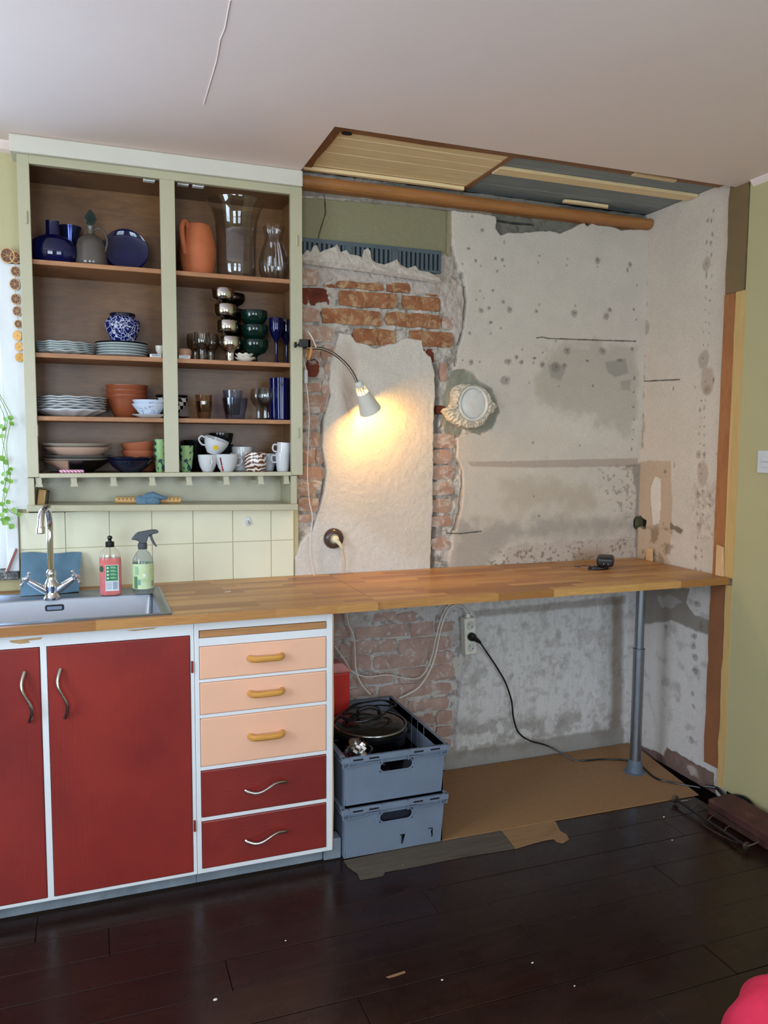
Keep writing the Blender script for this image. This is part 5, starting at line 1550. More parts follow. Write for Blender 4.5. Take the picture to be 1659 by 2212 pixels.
obj('liquid', loops([rr_section(rx * k, ry * k, h * s + .0005) for k, h in secs], True, True), M_pinkl, sb, smooth=True, local=True, sharp=60)
secs = [(.97, 80.4), (.90, 88), (.74, 95), (.48, 100), (.42, 104)]
obj('bottle_shoulder', loops([rr_section(rx * k, ry * min(1, k * 1.15), h * s + .0005) for k, h in secs], True, True), M_plast, sb, smooth=True, local=True, sharp=60)
M_bcap = plain('black_cap', S(18, 18, 18), .3)
obj('cap', MB().lathe([(0, 103.5 * s), (9 * s, 103.5 * s), (9.3 * s, 105 * s), (9.3 * s, 114 * s), (8 * s, 115 * s), (4 * s, 115.5 * s), (3.5 * s, 119 * s), (5.5 * s, 123 * s), (5 * s, 126 * s), (2.5 * s, 127.5 * s), (0, 128 * s)], 24), M_bcap, sb, smooth=True, local=True)
def panel(name, root, x0, x1, z0, z1, ry, mat, t=.0006, lab=None):
    o = obj(name, MB().box(x0 * s, x1 * s, -ry - t, -ry + .0005, z0 * s, z1 * s), mat, root, local=True)
    if lab: o['label'] = lab
    return o
M_lgreen = plain('label_green', S(40, 122, 66), .5)
M_lwhite = plain('label_white', S(216, 220, 224), .5)
M_lgrey = plain('label_grey', S(150, 160, 172), .5)
panel('label', sb, -11, 16, 10, 66, ry, M_lwhite, .0004, 'white back label')
panel('label_field', sb, -10, 14.5, 32, 65, ry, M_lgreen, .0008, 'green label field')
for i in range(4):
    zc = 60 - i * 7.4
    obj('label_icon', MB().lathe([(0, 0), (2.3 * s, 0), (2.3 * s, .0002), (0, .0002)], 12).xform(Matrix.Translation((-6 * s, -ry - .0008, zc * s)) @ Matrix.Rotation(math.radians(90), 4, 'X')), M_lwhite, sb, local=True)
    for jj in range(2):
        panel('label_line', sb, -1, 12 - jj * 3, zc - 1 + jj * 2.2, zc + jj * 2.2, ry, plain('label_print', S(176, 214, 186), .5), .001)
panel('barcode', sb, 4, 14, 13, 30, ry, M_lgrey, .0008)
for i in range(5):
    panel('label_line', sb, -10, 2, 14 + i * 3.2, 15.4 + i * 3.2, ry, M_lgrey, .0008)
obj('brand_dot', MB().lathe([(0, 0), (7 * s, 0), (7 * s, .0004), (0, .0004)], 20).xform(Matrix.Translation((-18.5 * s, -ry * .82, 58 * s)) @ Matrix.Rotation(math.radians(-25), 4, 'Z') @ Matrix.Rotation(math.radians(90), 4, 'X') @ Matrix.Diagonal((.6, 1.0, 1, 1))), plain('dark_green_print', S(22, 70, 44), .5), sb, local=True)

# spray bottle
q = on(2, ZT + .0045, 310, 1281)
bx, by = q.x, q.y
s = scl(bx, by, 1.0)
sp = thing('spray_bottle', 'grey trigger spray bottle with a pale green label beside the dish soap', 'bottle', (bx, by, ZT + .0035))
M_greyl = glass('grey_plastic', (.80, .84, .88), .12, 1.2, .85)
obj('bottle_body', MB().lathe([(0, .5 * s), (20 * s, .5 * s), (22 * s, 3 * s), (22.3 * s, 12 * s), (22 * s, 66 * s), (20 * s, 78 * s), (15 * s, 88 * s), (9.5 * s, 94 * s), (8.5 * s, 98 * s), (0, 98 * s)], 32), M_greyl, sp, smooth=True, local=True)
obj('label', MB().lathe([(22.1 * s, 13 * s), (22.6 * s, 13 * s), (22.6 * s, 67 * s), (22.1 * s, 67 * s)], 40, close=True), plain('pale_green_label', S(196, 214, 166), .5), sp, smooth=True, local=True)
for (x0, x1, z0, z1, c) in ((-19, -13, 14, 40, S(96, 132, 84)), (-17, -11, 44, 62, S(150, 188, 148)), (-2, 4, 40, 46, S(236, 240, 226)), (-7, 12, 34, 35, S(160, 184, 136)), (-6, 11, 30, 31, S(160, 184, 136)), (-12, -7, 22, 34, S(110, 160, 150)), (16, 19, 16, 30, S(150, 150, 140))):
    xm = (x0 + x1) / 2
    yy = math.sqrt(max(22.8 ** 2 - max(abs(x0), abs(x1)) ** 2, 30)) * s
    a_ = math.atan2(xm, math.sqrt(22.7 ** 2 - xm ** 2))
    w_ = (x1 - x0) * s / max(math.cos(a_), .4)
    obj('label_print', MB().box(-w_ / 2, w_ / 2, -.0003, .0003, z0 * s, z1 * s).xform(Matrix.Rotation(a_, 4, 'Z') @ Matrix.Translation((0, -22.75 * s, 0))), plain('print_%d_%d' % (x0, z0), c, .5), sp, local=True)
M_trig = plain('dark_grey_plastic', S(70, 74, 80), .35)
obj('collar', MB().lathe([(0, 97 * s), (9.5 * s, 97 * s), (9.8 * s, 98 * s), (9.8 * s, 109 * s), (8 * s, 110 * s), (0, 110 * s)], 24), M_trig, sp, smooth=True, local=True)
hd = [(-23, 118), (-20, 123), (-14, 130), (-8, 134), (6, 136), (18, 138), (28, 138), (34, 135), (33, 131), (24, 129), (16, 127), (12, 122), (10, 116), (8, 109), (-7, 109), (-8, 114), (-14, 117)]
obj('spray_head', MB().prism([(x * s, z * s) for x, z in hd], -.010, .010, 1), M_trig, sp, bevel=.003, local=True)
tg_ = [(14, 126), (20, 127), (22, 119), (26, 110), (30, 102), (28, 100), (22, 107), (17, 116)]
obj('trigger', MB().prism([(x * s, z * s) for x, z in tg_], -.006, .006, 1), M_trig, sp, bevel=.002, local=True)

# matchstick
p = on(2, ZT, 492, 1279)
tag(obj('matchstick', MB().box(-.011, .011, -.0012, .0012, 0, .0022).xform(Matrix.Translation((p.x, p.y, ZT + .0003)) @ Matrix.Rotation(.25, 4, 'Z')), M_cream), 'tiny pale matchstick lying on the bare worktop', 'matchstick')

# ------------------------------------------------------------------ window corner: garland, plant, leaning frame
ga = thing('dried_fruit_garland', 'garland of dried orange and lemon slices hanging on the window casing', 'garland', (.34, -.02, 1.75))
M_sl = []
for nm, c1, c2 in (('dark_orange_slice', S(70, 36, 22), S(112, 64, 34)), ('amber_slice', S(214, 150, 60), S(238, 186, 96))):
    n = NT(nm)
    n.set(Base_Color=n.ramp(n.noise(120, 3), [(.35, c1), (.65, c2)]), Roughness=.4)
    M_sl.append(n.m)
M_rind = plain('dried_rind', S(206, 160, 104), .5)
sl = [(16, 552, 17, 0), (33, 556, 13, 0), (33, 586, 11, 0), (32, 614, 12.5, 0), (34, 646, 11.5, 0), (37, 672, 11, 0), (39, 700, 9, 0), (38, 725, 11, 1), (41, 749, 10, 1), (42, 772, 10, 1)]
gpts = []
for (px, py, r, k) in sl:
    p = wb(px, py, -.024)
    s = scl(p.x, p.y, p.z)
    Mx = Matrix.Translation(p) @ Matrix.Rotation(random.uniform(-.25, .25), 4, 'Z') @ Matrix.Rotation(math.radians(90), 4, 'X') @ Matrix.Diagonal((.85, 1.0, 1, 1))
    R_ = r * s
    o = obj('fruit_slice', MB().lathe([(0, -.0015), (R_ * .88, -.0015), (R_ * .88, .0015), (0, .0012)], 20).xform(Mx), M_sl[k], ga, smooth=True)
    rm = MB().lathe([(R_ * .86, -.002), (R_, -.0015), (R_, .0015), (R_ * .86, .002)], 20, close=True)
    for q in range(7):
        a = 2 * math.pi * q / 7
        rm.tube([(0, 0, .0012), (R_ * .86 * math.cos(a), R_ * .86 * math.sin(a), .0014)], .0007, 5)
    obj('rind', rm.xform(Mx), M_rind, o, smooth=True)
    gpts.append((p.x, p.y, p.z))
obj('string', MB().tube([(gpts[0][0] - .01, -.02, gpts[0][2] + .03)] + gpts, .0008, 5), plain('jute_string', S(190, 160, 110), .9), ga)

pl_ = thing('trailing_plant', 'trailing plant with small bright green leaves hanging at the window', 'plant', (.16, -.10, 1.74))
M_lf = NT('bright_leaf')
M_lf.set(Base_Color=M_lf.ramp(M_lf.noise(30, 2), [(.3, S(112, 168, 60)), (.7, S(156, 204, 92))]), Roughness=.45)
M_lf.b.inputs['Subsurface Weight'].default_value = 0.0
M_lf.b.inputs['Transmission Weight'].default_value = 0.15
M_lf = M_lf.m
M_stem = plain('plant_stem', S(128, 150, 74), .6)
obj('pot', MB().lathe(openp([(.035, 0), (.05, .09), (.055, .095), (.055, .11)], .004), 28, (.16, -.10, 1.74)), plain('pot_white', S(220, 216, 206), .4), pl_, smooth=True)
obj('soil', MB().lathe([(0, .092), (.047, .09), (.047, .085), (0, .085)], 20, (.16, -.10, 1.74)), plain('potting_soil', S(50, 36, 26), .95), pl_)
for a in (0, 2.1, 4.2):
    obj('hanger_cord', MB().tube([(.16 + .052 * math.cos(a), -.10 + .052 * math.sin(a), 1.845), (.16, -.10, ZC - .003)], .0012, 5), plain('cord_white', S(220, 216, 206), .8), pl_)
lf = [(65, 1113), (70, 1147), (35, 1122), (10, 1165), (12, 1222), (35, 1378), (12, 1355), (66, 1420), (52, 1442), (38, 1482), (64, 1492), (15, 1500), (32, 1546), (48, 1616), (12, 1628), (12, 1692), (85, 1665), (112, 1690), (32, 1668), (30, 1738), (70, 1762), (15, 1722), (45, 1715), (20, 1450), (25, 1180)]
tips = [(2, 24, 11), (24, 27, 29)]
def vine(pxs, w=.0012):
    P = [wb(x, y, -.055) for x, y in pxs]
    obj('stem', MB().tube(curve_pts([(.17, -.14, 1.845), (.20, -.15, 1.80)] + P, 5), w, 6), M_stem, pl_, smooth=True)
vine([(10, 880), (14, 920), (6, 980), (12, 1040), (10, 1085), (22, 1105), (40, 1112)])
vine([(18, 885), (24, 905), (14, 960), (18, 1010), (8, 1060), (6, 1110), (20, 1135)])
vine([(6, 890), (4, 940), (16, 1000), (22, 1040), (12, 1075), (4, 1120)])
random.seed(11)
for (zx, zy) in lf:
    p = wb(zx / 2.765, 500 + zy / 2.765, -.055 + random.uniform(-.012, .012))
    L = random.uniform(.016, .024)
    w_ = L * random.uniform(.42, .5)
    out_ = [(0, 0), (w_ * .7, L * .22), (w_, L * .5), (w_ * .6, L * .82), (0, L), (-w_ * .6, L * .82), (-w_, L * .5), (-w_ * .7, L * .22)]
    vs = [(x, -.0004, z) for x, z in out_] + [(0, .002, L * .5)] + [(x, .0004, z) for x, z in out_] + [(0, .003, L * .5)]
    fs = []
    for k in range(8):
        k2 = (k + 1) % 8
        fs += [(k, k2, 8), (9 + k2, 9 + k, 17), (k2, k, 9 + k, 9 + k2)]
    Mx = Matrix.Translation(p) @ Matrix.Rotation(random.uniform(-.7, .7), 4, 'Z') @ Matrix.Rotation(random.uniform(-.6, .6), 4, 'X') @ Matrix.Rotation(math.pi + random.uniform(-1.2, 1.2), 4, 'Y') @ Matrix.Translation((0, 0, -L * .5))
    obj('leaf', MB().add(vs, fs).xform(Mx), M_lf, pl_, smooth=True, sharp=70)
p0, p1 = wb(12, 1239, .01), wb(37, 1186, .03)
d = (p1 - p0)
lean = thing('leaning_frame', 'small red-brown panel with a white edge leaning at the window sill', 'frame', (p0.x, .02, .972))
Ln = 0.085
Mx = Matrix.Translation((on(1, -.02, 14, 1239).x, -.0285, .9735)) @ Matrix.Rotation(math.radians(22), 4, 'Y')
obj('board', MB().box(0, .006, .0, .012, 0, Ln).xform(Mx), plain('red_brown_board', S(150, 74, 56), .5), lean, bevel=.001)
obj('white_edge', MB().box(-.004, -.0005, -.001, .013, 0.001, Ln + .003).xform(Mx), M_white, lean, bevel=.001)

# ------------------------------------------------------------------ clamp lamp
M_lampw = plain('lamp_white', S(206, 202, 190), .45, var=.02)
M_blkm = plain('black_metal', S(34, 32, 30), .35, .4)
M_goose = metalm('gooseneck_metal', S(122, 114, 102), .3)
lx = 1.349
cz = wb(650, 743, -.095).z
lamp = thing('clamp_lamp', 'white cone clamp lamp on a bent gooseneck, lit against the wall', 'lamp', (lx, -.09, cz))
obj('clamp', MB().box(1.330, 1.372, -.112, -.103, cz - .012, cz + .016).box(1.362, 1.374, -.112, -.040, cz - .012, cz + .016).box(1.331, 1.340, -.103, -.0865, cz - .006, cz + .006), M_blkm, lamp, bevel=.0015)
obj('clamp_screw', MB().tube([(1.336, -.135, cz - .004), (1.336, -.110, cz - .004)], .004, 10).lathe([(0, 0), (.011, 0), (.012, .003), (.011, .006), (0, .006)], 16).xform(Matrix()), M_blkm, lamp) if 0 else obj('clamp_screw', MB().tube([(1.318, -.108, cz - .006), (1.334, -.108, cz - .006)], .0035, 10).tube([(1.312, -.108, cz - .006), (1.318, -.108, cz - .006)], .011, 14), M_blkm, lamp, smooth=True)
obj('clamp_pad', MB().prism([(1.375, cz + .02), (1.381, cz + .02), (1.384, cz - .03), (1.372, cz - .058), (1.368, cz - .058), (1.374, cz - .03)], -.098, -.060, 1), wood('orange_wood', S(204, 138, 72), S(178, 112, 52), 2, 6, .5), lamp, bevel=.002)
gp_ = [on(1, y, px, py) for px, py, y in ((664, 752, -.085), (680, 752, -.095), (697, 754, -.10), (722, 765, -.108), (745, 784, -.124), (762, 806, -.140), (772, 828, -.151))]
obj('gooseneck', MB().tube(curve_pts(gp_, 6), .0058, 12), M_goose, lamp, smooth=True)
A_ = on(1, -.152, 774, 826)
B_ = on(1, -.108, 800, 887)
ax_ = (B_ - A_).normalized()
LH = (B_ - A_).length
rot = ax_.to_track_quat('Z', 'Y').to_matrix().to_4x4()
Ml = Matrix.Translation(A_) @ rot
s = scl(B_.x, B_.y, B_.z)
R0, R1, R2_ = 9 * s, 13 * s, 24.5 * s
zc0, zc1 = LH * .13, LH * .36
obj('lamp_neck', MB().lathe([(0, -.004), (R0 * .8, -.004), (R0, 0), (R0 * 1.08, zc0), (R0 * 1.0, zc0), (R0 * .9, .002), (0, .002)], 28).xform(Ml), M_lampw, lamp, smooth=True)
shade = obj('lamp_shade', MB().lathe([(R1, zc1), (R2_, LH), (R2_ - .0012, LH + .0002), (R1 - .0014, zc1)], 44, close=True).xform(Ml), M_lampw, lamp, smooth=True)
rb = MB()
for q in range(12):
    a = 2 * math.pi * q / 12
    c0 = Vector((R0 * 1.05 * math.cos(a), R0 * 1.05 * math.sin(a), zc0 - .001))
    c1 = Vector((R1 * math.cos(a), R1 * math.sin(a), zc1 + .001))
    rb.tube([c0, c1], .0023, 6)
obj('shade_ribs', rb.xform(Ml), M_lampw, lamp, smooth=True)
M_bulb = NT('lit_bulb')
M_bulb.set(Base_Color=(1, .8, .5))
M_bulb.b.inputs['Emission Color'].default_value = (1.0, .54, .13, 1)
M_bulb.b.inputs['Emission Strength'].default_value = 310.0
M_bulb = M_bulb.m
obj('bulb', MB().lathe([(0, LH * .52), (.010, LH * .56), (.017, LH * .70), (.019, LH * .84), (.014, LH * .95), (0, LH * 1.0)], 20).xform(Ml), M_bulb, lamp, smooth=True)['label'] = 'glowing warm bulb'
obj('bulb_base', MB().lathe([(0, 0.004), (.008, .004), (.0085, LH * .5), (.010, LH * .55), (0, LH * .55)], 14).xform(Ml), M_lampw, lamp, smooth=True)
M_wcord = plain('white_cord', S(216, 206, 196), .45)
obj('lamp_cord', MB().tube(curve_pts([on(1, y, px, py) for px, py, y in ((683, 750, -.10), (678, 738, -.10), (670, 722, -.08), (660, 713, -.05), (650, 716, -.02))], 5), .0028, 8), M_wcord, lamp, smooth=True)
obj('lamp_cord', MB().tube(curve_pts([on(1, y, px, py) for px, py, y in ((650, 760, -.030), (659, 790, -.036), (661, 800, -.036))] , 4), .0024, 8), M_wcord, lamp, smooth=True)
p = on(1, -.038, 660, 814)
obj('cord_switch', MB().box(p.x - .007, p.x + .008, -.046, -.030, p.z - .027, p.z + .027), M_china, lamp, bevel=.004)
cpts = [on(1, -.036, px, py) for px, py in ((661, 828), (664, 848), (668, 900), (666, 960), (664, 1020), (668, 1080), (675, 1118), (671, 1160), (672, 1200), (679, 1236))]
cpts[-1].z = ZT + .001
obj('lamp_cord', MB().tube(curve_pts(cpts, 5), .0026, 8), M_wcord, lamp, smooth=True)

# ------------------------------------------------------------------ wall fittings
# round brown socket with cream plug
p = on(1, -.004, 720, 1163)
so_ = thing('round_socket', 'round brown surface socket on the plastered wall above the worktop', 'socket', (p.x, -.003, p.z))
RX = Matrix.Translation((p.x, -.0035, p.z)) @ Matrix.Rotation(math.radians(90), 4, 'X')
M_bake = plain('brown_bakelite', S(74, 56, 48), .2, var=.08)
obj('socket_body', MB().lathe([(0, 0), (.040, 0), (.042, .004), (.040, .014), (.034, .022), (.026, .025), (.022, .024), (.0205, .012), (0, .012)], 40).xform(RX), M_bake, so_, smooth=True)
obj('socket_insert', MB().lathe([(0, .0122), (.0200, .0122), (.0200, .0128), (0, .0130)], 28).xform(RX), plain('socket_cream', S(206, 196, 170), .4), so_)
pg = thing('cord_plug', 'cream plug with its cord in the round brown wall socket', 'plug', (p.x, -.03, p.z))
obj('plug_body', MB().lathe([(0, .0135), (.0165, .0135), (.0165, .020), (.014, .036), (.009, .040), (0, .041)], 24).xform(RX), plain('plug_cream', S(226, 216, 180), .4), pg, smooth=True)
e0 = Vector((p.x + .002, -.040, p.z - .004))
obj('plug_boot', MB().tube([e0, e0 + Vector((.012, -.004, -.014)), e0 + Vector((.024, -.002, -.032))], [.009, .0075, .004], 10), plain('plug_cream', S(226, 216, 180), .4), pg, smooth=True)
pe = on(1, -.022, 743, 1232)
obj('plug_cord', MB().tube(curve_pts([e0 + Vector((.022, -.002, -.030)), on(1, -.035, 742, 1195), on(1, -.026, 745, 1215), (pe.x, -.022, ZT + .001)], 6), .0028, 8), plain('beige_cord', S(206, 180, 150), .5), pg, smooth=True)

# vent grille over the brickwork
gx0, gx1, gz0, gz1 = 1.352, 1.955, 2.128, 2.219
vg = thing('vent_grille', 'blue-grey slotted vent grille above the bare bricks', 'grille', ((gx0 + gx1) / 2, -.004, gz0))
M_vent = plain('blue_grey_enamel', S(74, 86, 92), .5, var=.08, nscale=20)
obj('grille_back', MB().box(gx0, gx1, -.0005, .0025, gz0, gz1), plain('vent_dark', S(28, 32, 34), .8), vg)
obj('grille_rail', MB().box(gx0, gx1, -.010, -.0005, gz1 - .016, gz1), M_vent, vg, bevel=.001)
obj('grille_rail', MB().box(gx0, gx1, -.010, -.0005, gz0, gz0 + .010), M_vent, vg, bevel=.001)
nsl = 31
for i in range(nsl):
    x = gx0 + .006 + (gx1 - gx0 - .012) * i / (nsl - 1)
    w_ = .0055 if i not in (10, 20) else .016
    obj('slat', MB().box(x - w_, x + w_, -.009, -.0005, gz0 + .009, gz1 - .015), M_vent, vg)
# crust of mortar hanging over the grille's lower edge
top = [(640, 552), (655, 549), (662, 540), (671, 545), (676, 532), (684, 530), (690, 546), (700, 541), (712, 537), (722, 534), (728, 527), (736, 545), (748, 540), (756, 550), (770, 552), (782, 556), (786, 540), (794, 536), (800, 543), (802, 560), (812, 568), (830, 572), (845, 566), (858, 560), (866, 572), (880, 580), (896, 574), (905, 585), (925, 588), (950, 600)]
bot = [(950, 612), (900, 604), (850, 596), (800, 588), (740, 580), (700, 575), (640, 566)]
P2 = [(wb(px, py, -.012).x, wb(px, py, -.012).z) for px, py in top + bot]
mbc = MB()
nT, nB = len(top), len(bot)
tp = P2[:nT]
bt = list(reversed(P2[nT:]))
vs, fs = [], []
NR = 5
for i, t_ in enumerate(tp):
    bx_ = t_[0]
    bz_ = np.interp(bx_, [q[0] for q in bt], [q[1] for q in bt])
    for j in range(NR):
        k = j / (NR - 1)
        yy = -.0125 - .006 * math.sin(math.pi * k) - random.uniform(0, .005)
        if j == NR - 1: yy = -.006
        vs.append((bx_ + random.uniform(-.002, .002), yy, t_[1] * (1 - k) + bz_ * k))
    vs.append((bx_, -.0105, t_[1]))
for i in range(nT - 1):
    for j in range(NR - 1):
        a, b = i * (NR + 1) + j, (i + 1) * (NR + 1) + j
        fs.append((a, b, b + 1, a + 1))
    a, b = i * (NR + 1), (i + 1) * (NR + 1)
    fs.append((a + NR, b + NR, b, a))
obj('mortar_crust', MB().add(vs, fs), plain('crumbly_mortar', S(190, 178, 164), .95, var=.12, nscale=60, bump=.8, bscale=160, bdist=.004), niche, smooth=False)

# capped flue pipe in its ragged plaster collar
pcx = on(1, -.02, 1021, 872)
pv = thing('pipe_cover', 'round pale cover of a flue pipe set in a ragged plaster collar', 'pipe cover', (pcx.x, -.01, pcx.z))
col = [(984, 836), (992, 831), (1006, 830), (1022, 832), (1040, 834), (1050, 842), (1057, 850), (1062, 866), (1076, 878), (1066, 890), (1058, 896), (1052, 908), (1046, 918), (1034, 924), (1020, 926), (1004, 923), (992, 920), (982, 914), (972, 908), (966, 898), (958, 888), (963, 882), (970, 886), (974, 876), (980, 866), (978, 852)]
c2 = [(on(1, -.02, *q).x, on(1, -.02, *q).z) for q in col]
cc = (pcx.x, pcx.z)
c3 = []
for k in range(len(c2)):
    p0_, p1_ = c2[k], c2[(k + 1) % len(c2)]
    for q in range(4):
        c3.append((p0_[0] + (p1_[0] - p0_[0]) * q / 4, p0_[1] + (p1_[1] - p0_[1]) * q / 4))
vs, fs = [], []
n = len(c3)
LV = [(1.0, .012, 0), (1.0, -.008, 1), (.97, -.020, 1), (.90, -.027, 1), (.83, -.030, 1), (.77, -.030, 1), (.70, -.026, 0)]
for l, (k, yy, nz) in enumerate(LV):
    for q in c3:
        a = math.atan2(q[1] - cc[1], q[0] - cc[0])
        ix, iz = cc[0] + .068 * math.cos(a), cc[1] + .074 * math.sin(a)
        w_ = (k - .70) / .30
        x, z = ix + (q[0] - ix) * w_, iz + (q[1] - iz) * w_
        vs.append((x + random.uniform(-.0035, .0035) * nz, yy + random.uniform(-.007, .005) * nz, z + random.uniform(-.0035, .0035) * nz))
for l in range(len(LV) - 1):
    for k in range(n):
        k2 = (k + 1) % n
        fs.append((l * n + k, l * n + k2, (l + 1) * n + k2, (l + 1) * n + k))
obj('plaster_collar', MB().add(vs, fs), plain('cream_plaster', S(204, 194, 174), .95, var=.08, nscale=40, bump=.9, bscale=120, bdist=.004), pv, smooth=False)
RX = Matrix.Translation((cc[0], 0, cc[1])) @ Matrix.Rotation(math.radians(90), 4, 'X') @ Matrix.Diagonal((1, 1.08, 1, 1))
obj('cover_ring', MB().lathe([(.070, -.01), (.070, .028), (.067, .033), (.062, .033), (.058, .028), (.057, .022)], 48).xform(RX), plain('pale_enamel', S(206, 204, 196), .35), pv, smooth=True)
obj('cover_disc', MB().lathe([(.0575, .022), (.054, .026), (.048, .028), (0, .030)], 48).xform(RX), plain('pale_enamel', S(206, 204, 196), .35), pv, smooth=True)

# light switch on the green wall
sw = thing('light_switch', 'square white light switch on the green right wall', 'light switch', (2.978, -.76, 1.33))
obj('switch_plate', MB().box(2.968, 2.9775, -.803, -.712, 1.327, 1.412), M_china, sw, bevel=.002)
obj('rocker', MB().box(2.964, 2.969, -.785, -.735, 1.348, 1.391), M_china, sw, bevel=.0015)
obj('rocker_gap', MB().box(2.9632, 2.9645, -.785, -.735, 1.3685, 1.3700), plain('gap_grey', S(90, 88, 84), .6), sw)

# ------------------------------------------------------------------ niche: leg, board, crates
M_leg = metalm('grey_lacquered_steel', S(150, 156, 166), .35)
lg = thing('telescopic_leg', 'grey steel telescopic leg carrying the niche worktop', 'table leg', (2.78, -.30, .0045))
obj('upper_tube', MB().lathe([(0, .50), (.0195, .50), (.0195, .8692), (0, .8692)], 28, (2.78, -.30, .0)), M_leg, lg, smooth=True)
obj('lower_tube', MB().lathe([(0, .03), (.0238, .03), (.0238, .548), (.0250, .549), (.0250, .556), (.0195, .558), (0, .558)], 28, (2.78, -.30, .0)), M_leg, lg, smooth=True)
obj('foot', MB().lathe([(0, .0048), (.047, .0048), (.047, .0065), (.036, .009), (.030, .05), (.0275, .062), (0, .062)], 32, (2.78, -.30, .0)), plain('blue_grey_plastic', S(92, 104, 118), .4), lg, smooth=True)

bd = MB().prism([(1.372, -.5555), (2.885, -.572), (2.97, -.10), (2.97, -.012), (1.372, -.012)], .0, .0045, 2)
tag(obj('hardboard_sheet', bd, plain('tan_hardboard', S(146, 108, 70), .6, var=.05, nscale=40), bevel=.0008, seg=1), 'tan hardboard sheet covering the niche floor', 'board')

M_crate = plain('grey_blue_crate_plastic', S(112, 124, 142), .5, var=.05, nscale=10)
M_cdark = plain('dark_slot', S(16, 18, 24), .8)
def crate(z0, lab, zr, lower):
    x0, x1, y0, y1 = 1.362, 1.740, -.574, -.022
    H = zr - z0
    c = thing('stacking_crate', lab, 'crate', ((x0 + x1) / 2, (y0 + y1) / 2, z0), 'grey stacking crates')
    t = .004
    ih = .010   # taper
    # floor
    obj('crate_floor', MB().box(x0 + ih, x1 - ih, y0 + ih, y1 - ih, z0, z0 + .005), M_crate, c)
    xc = (x0 + x1) / 2 + .004
    hw, hz0, hz1 = .062, zr - .072, zr - .034
    def wall(mb): return mb
    fr = MB()
    def slab(xa, xb, za, zb):
        # tapered front slab
        def yy(z): return y0 + ih * (zr - z) / H
        def xx(x, z): return x + (ih * (zr - z) / H if x == x0 else (-ih * (zr - z) / H if x == x1 else 0))
        v = []
        for (x, z) in ((xa, za), (xb, za), (xb, zb), (xa, zb)):
            v.append((xx(x, z), yy(z), z))
        for (x, z) in ((xa, za), (xb, za), (xb, zb), (xa, zb)):
            v.append((xx(x, z), yy(z) + t, z))
        fr.add(v, [(0, 1, 2, 3), (7, 6, 5, 4), (0, 4, 5, 1), (1, 5, 6, 2), (2, 6, 7, 3), (3, 7, 4, 0)])
    slab(x0, x1, z0, hz0)
    slab(x0, xc - hw, hz0, hz1)
    slab(xc + hw, x1, hz0, hz1)
    slab(x0, x1, hz1, zr)
    obj('front_wall', fr, M_crate, c)
    hr = MB()
    path = []
    r_ = (hz1 - hz0) / 2
    zm = (hz0 + hz1) / 2
    for k in range(9):
        a = -math.pi / 2 + math.pi * k / 8
        path.append((xc + hw - r_ + r_ * math.cos(a), y0 + .004, zm + r_ * math.sin(a)))
    for k in range(9):
        a = math.pi / 2 + math.pi * k / 8
        path.append((xc - hw + r_ + r_ * math.cos(a), y0 + .004, zm + r_ * math.sin(a)))
    path.append(path[0])
    obj('handle_rim', MB().tube(path, .0030, 6, cap=False), M_crate, c, smooth=True)
    obj('back_wall', MB().box(x0 + .004, x1 - .004, y1 - ih, y1 - ih + t, z0, zr), M_crate, c)
    obj('side_wall', MB().box(x0 + .004, x0 + .004 + t, y0 + ih, y1 - ih, z0, zr), M_crate, c)
    sw_ = MB()
    ys = [y0 + ih, -.40, -.393, -.34, -.333, -.28, -.273, y1 - ih]
    for k in range(0, 8, 2):
        sw_.box(x1 - .004 - t, x1 - .004, ys[k], ys[k + 1], z0, zr)
    sw_.box(x1 - .004 - t, x1 - .004, y0 + ih, y1 - ih, z0, zr - .10).box(x1 - .004 - t, x1 - .004, y0 + ih, y1 - ih, zr - .03, zr)
    obj('side_wall', sw_, M_crate, c)
    # rim
    rm = MB()
    o_ = .010
    rm.box(x0 - o_, x1 + o_, y0 - o_, y0 + t, zr - .004, zr).box(x0 - o_, x1 + o_, y1 - t, y1 + o_, zr - .004, zr).box(x0 - o_, x0 + t, y0, y1, zr - .004, zr).box(x1 - t, x1 + o_, y0, y1, zr - .004, zr)
    rm.box(x0 - o_, x1 + o_, y0 - o_, y0, zr - .019, zr - .015).box(x0 - o_, x1 + o_, y0 - o_, y0 - o_ + .0025, zr - .015, zr - .004)
    rm.box(x1, x1 + o_, y0, y1, zr - .019, zr - .015).box(x1 + o_ - .0025, x1 + o_, y0, y1, zr - .015, zr - .004)
    rm.box(x0 - o_, x0, y0, y1, zr - .019, zr - .015)
    obj('rim', rm, M_crate, c, bevel=.0008, seg=1)
    rib = MB()
    for x in (x0 - .004, x0 + .016, x0 + .135, x1 - .145, x1 - .02, x1 + .004):
        rib.box(x - .0016, x + .0016, y0 - o_ - .0008, y0 + .001, zr - .034, zr)
    rib.box(x0 - .006, x0 + .075, y0 - .006, y0 + .002, zr - .034, zr - .031).box(x1 - .10, x1 + .006, y0 - .006, y0 + .002, zr - .034, zr - .031)
    rib.prism([(x0 + .075, zr - .034), (x0 + .085, zr - .027), (x0 + .135, zr - .027), (x0 + .135, zr - .024), (x0 + .083, zr - .024), (x0 + .073, zr - .031)], y0 - .006, y0 + .002, 1)
    rib.prism([(x1 - .10, zr - .034), (x1 - .11, zr - .027), (x1 - .145, zr - .027), (x1 - .145, zr - .024), (x1 - .108, zr - .024), (x1 - .098, zr - .031)], y0 - .006, y0 + .002, 1)
    obj('rim_ribs', rib, M_crate, c)
    for xa in (x0 + .03, x0 + .088, x1 - .125, x1 - .062):
        obj('rim_slot', MB().box(xa, xa + .036, y0 - o_ - .0006, y0 - o_ + .001, zr - .0125, zr - .0065), M_cdark, c)
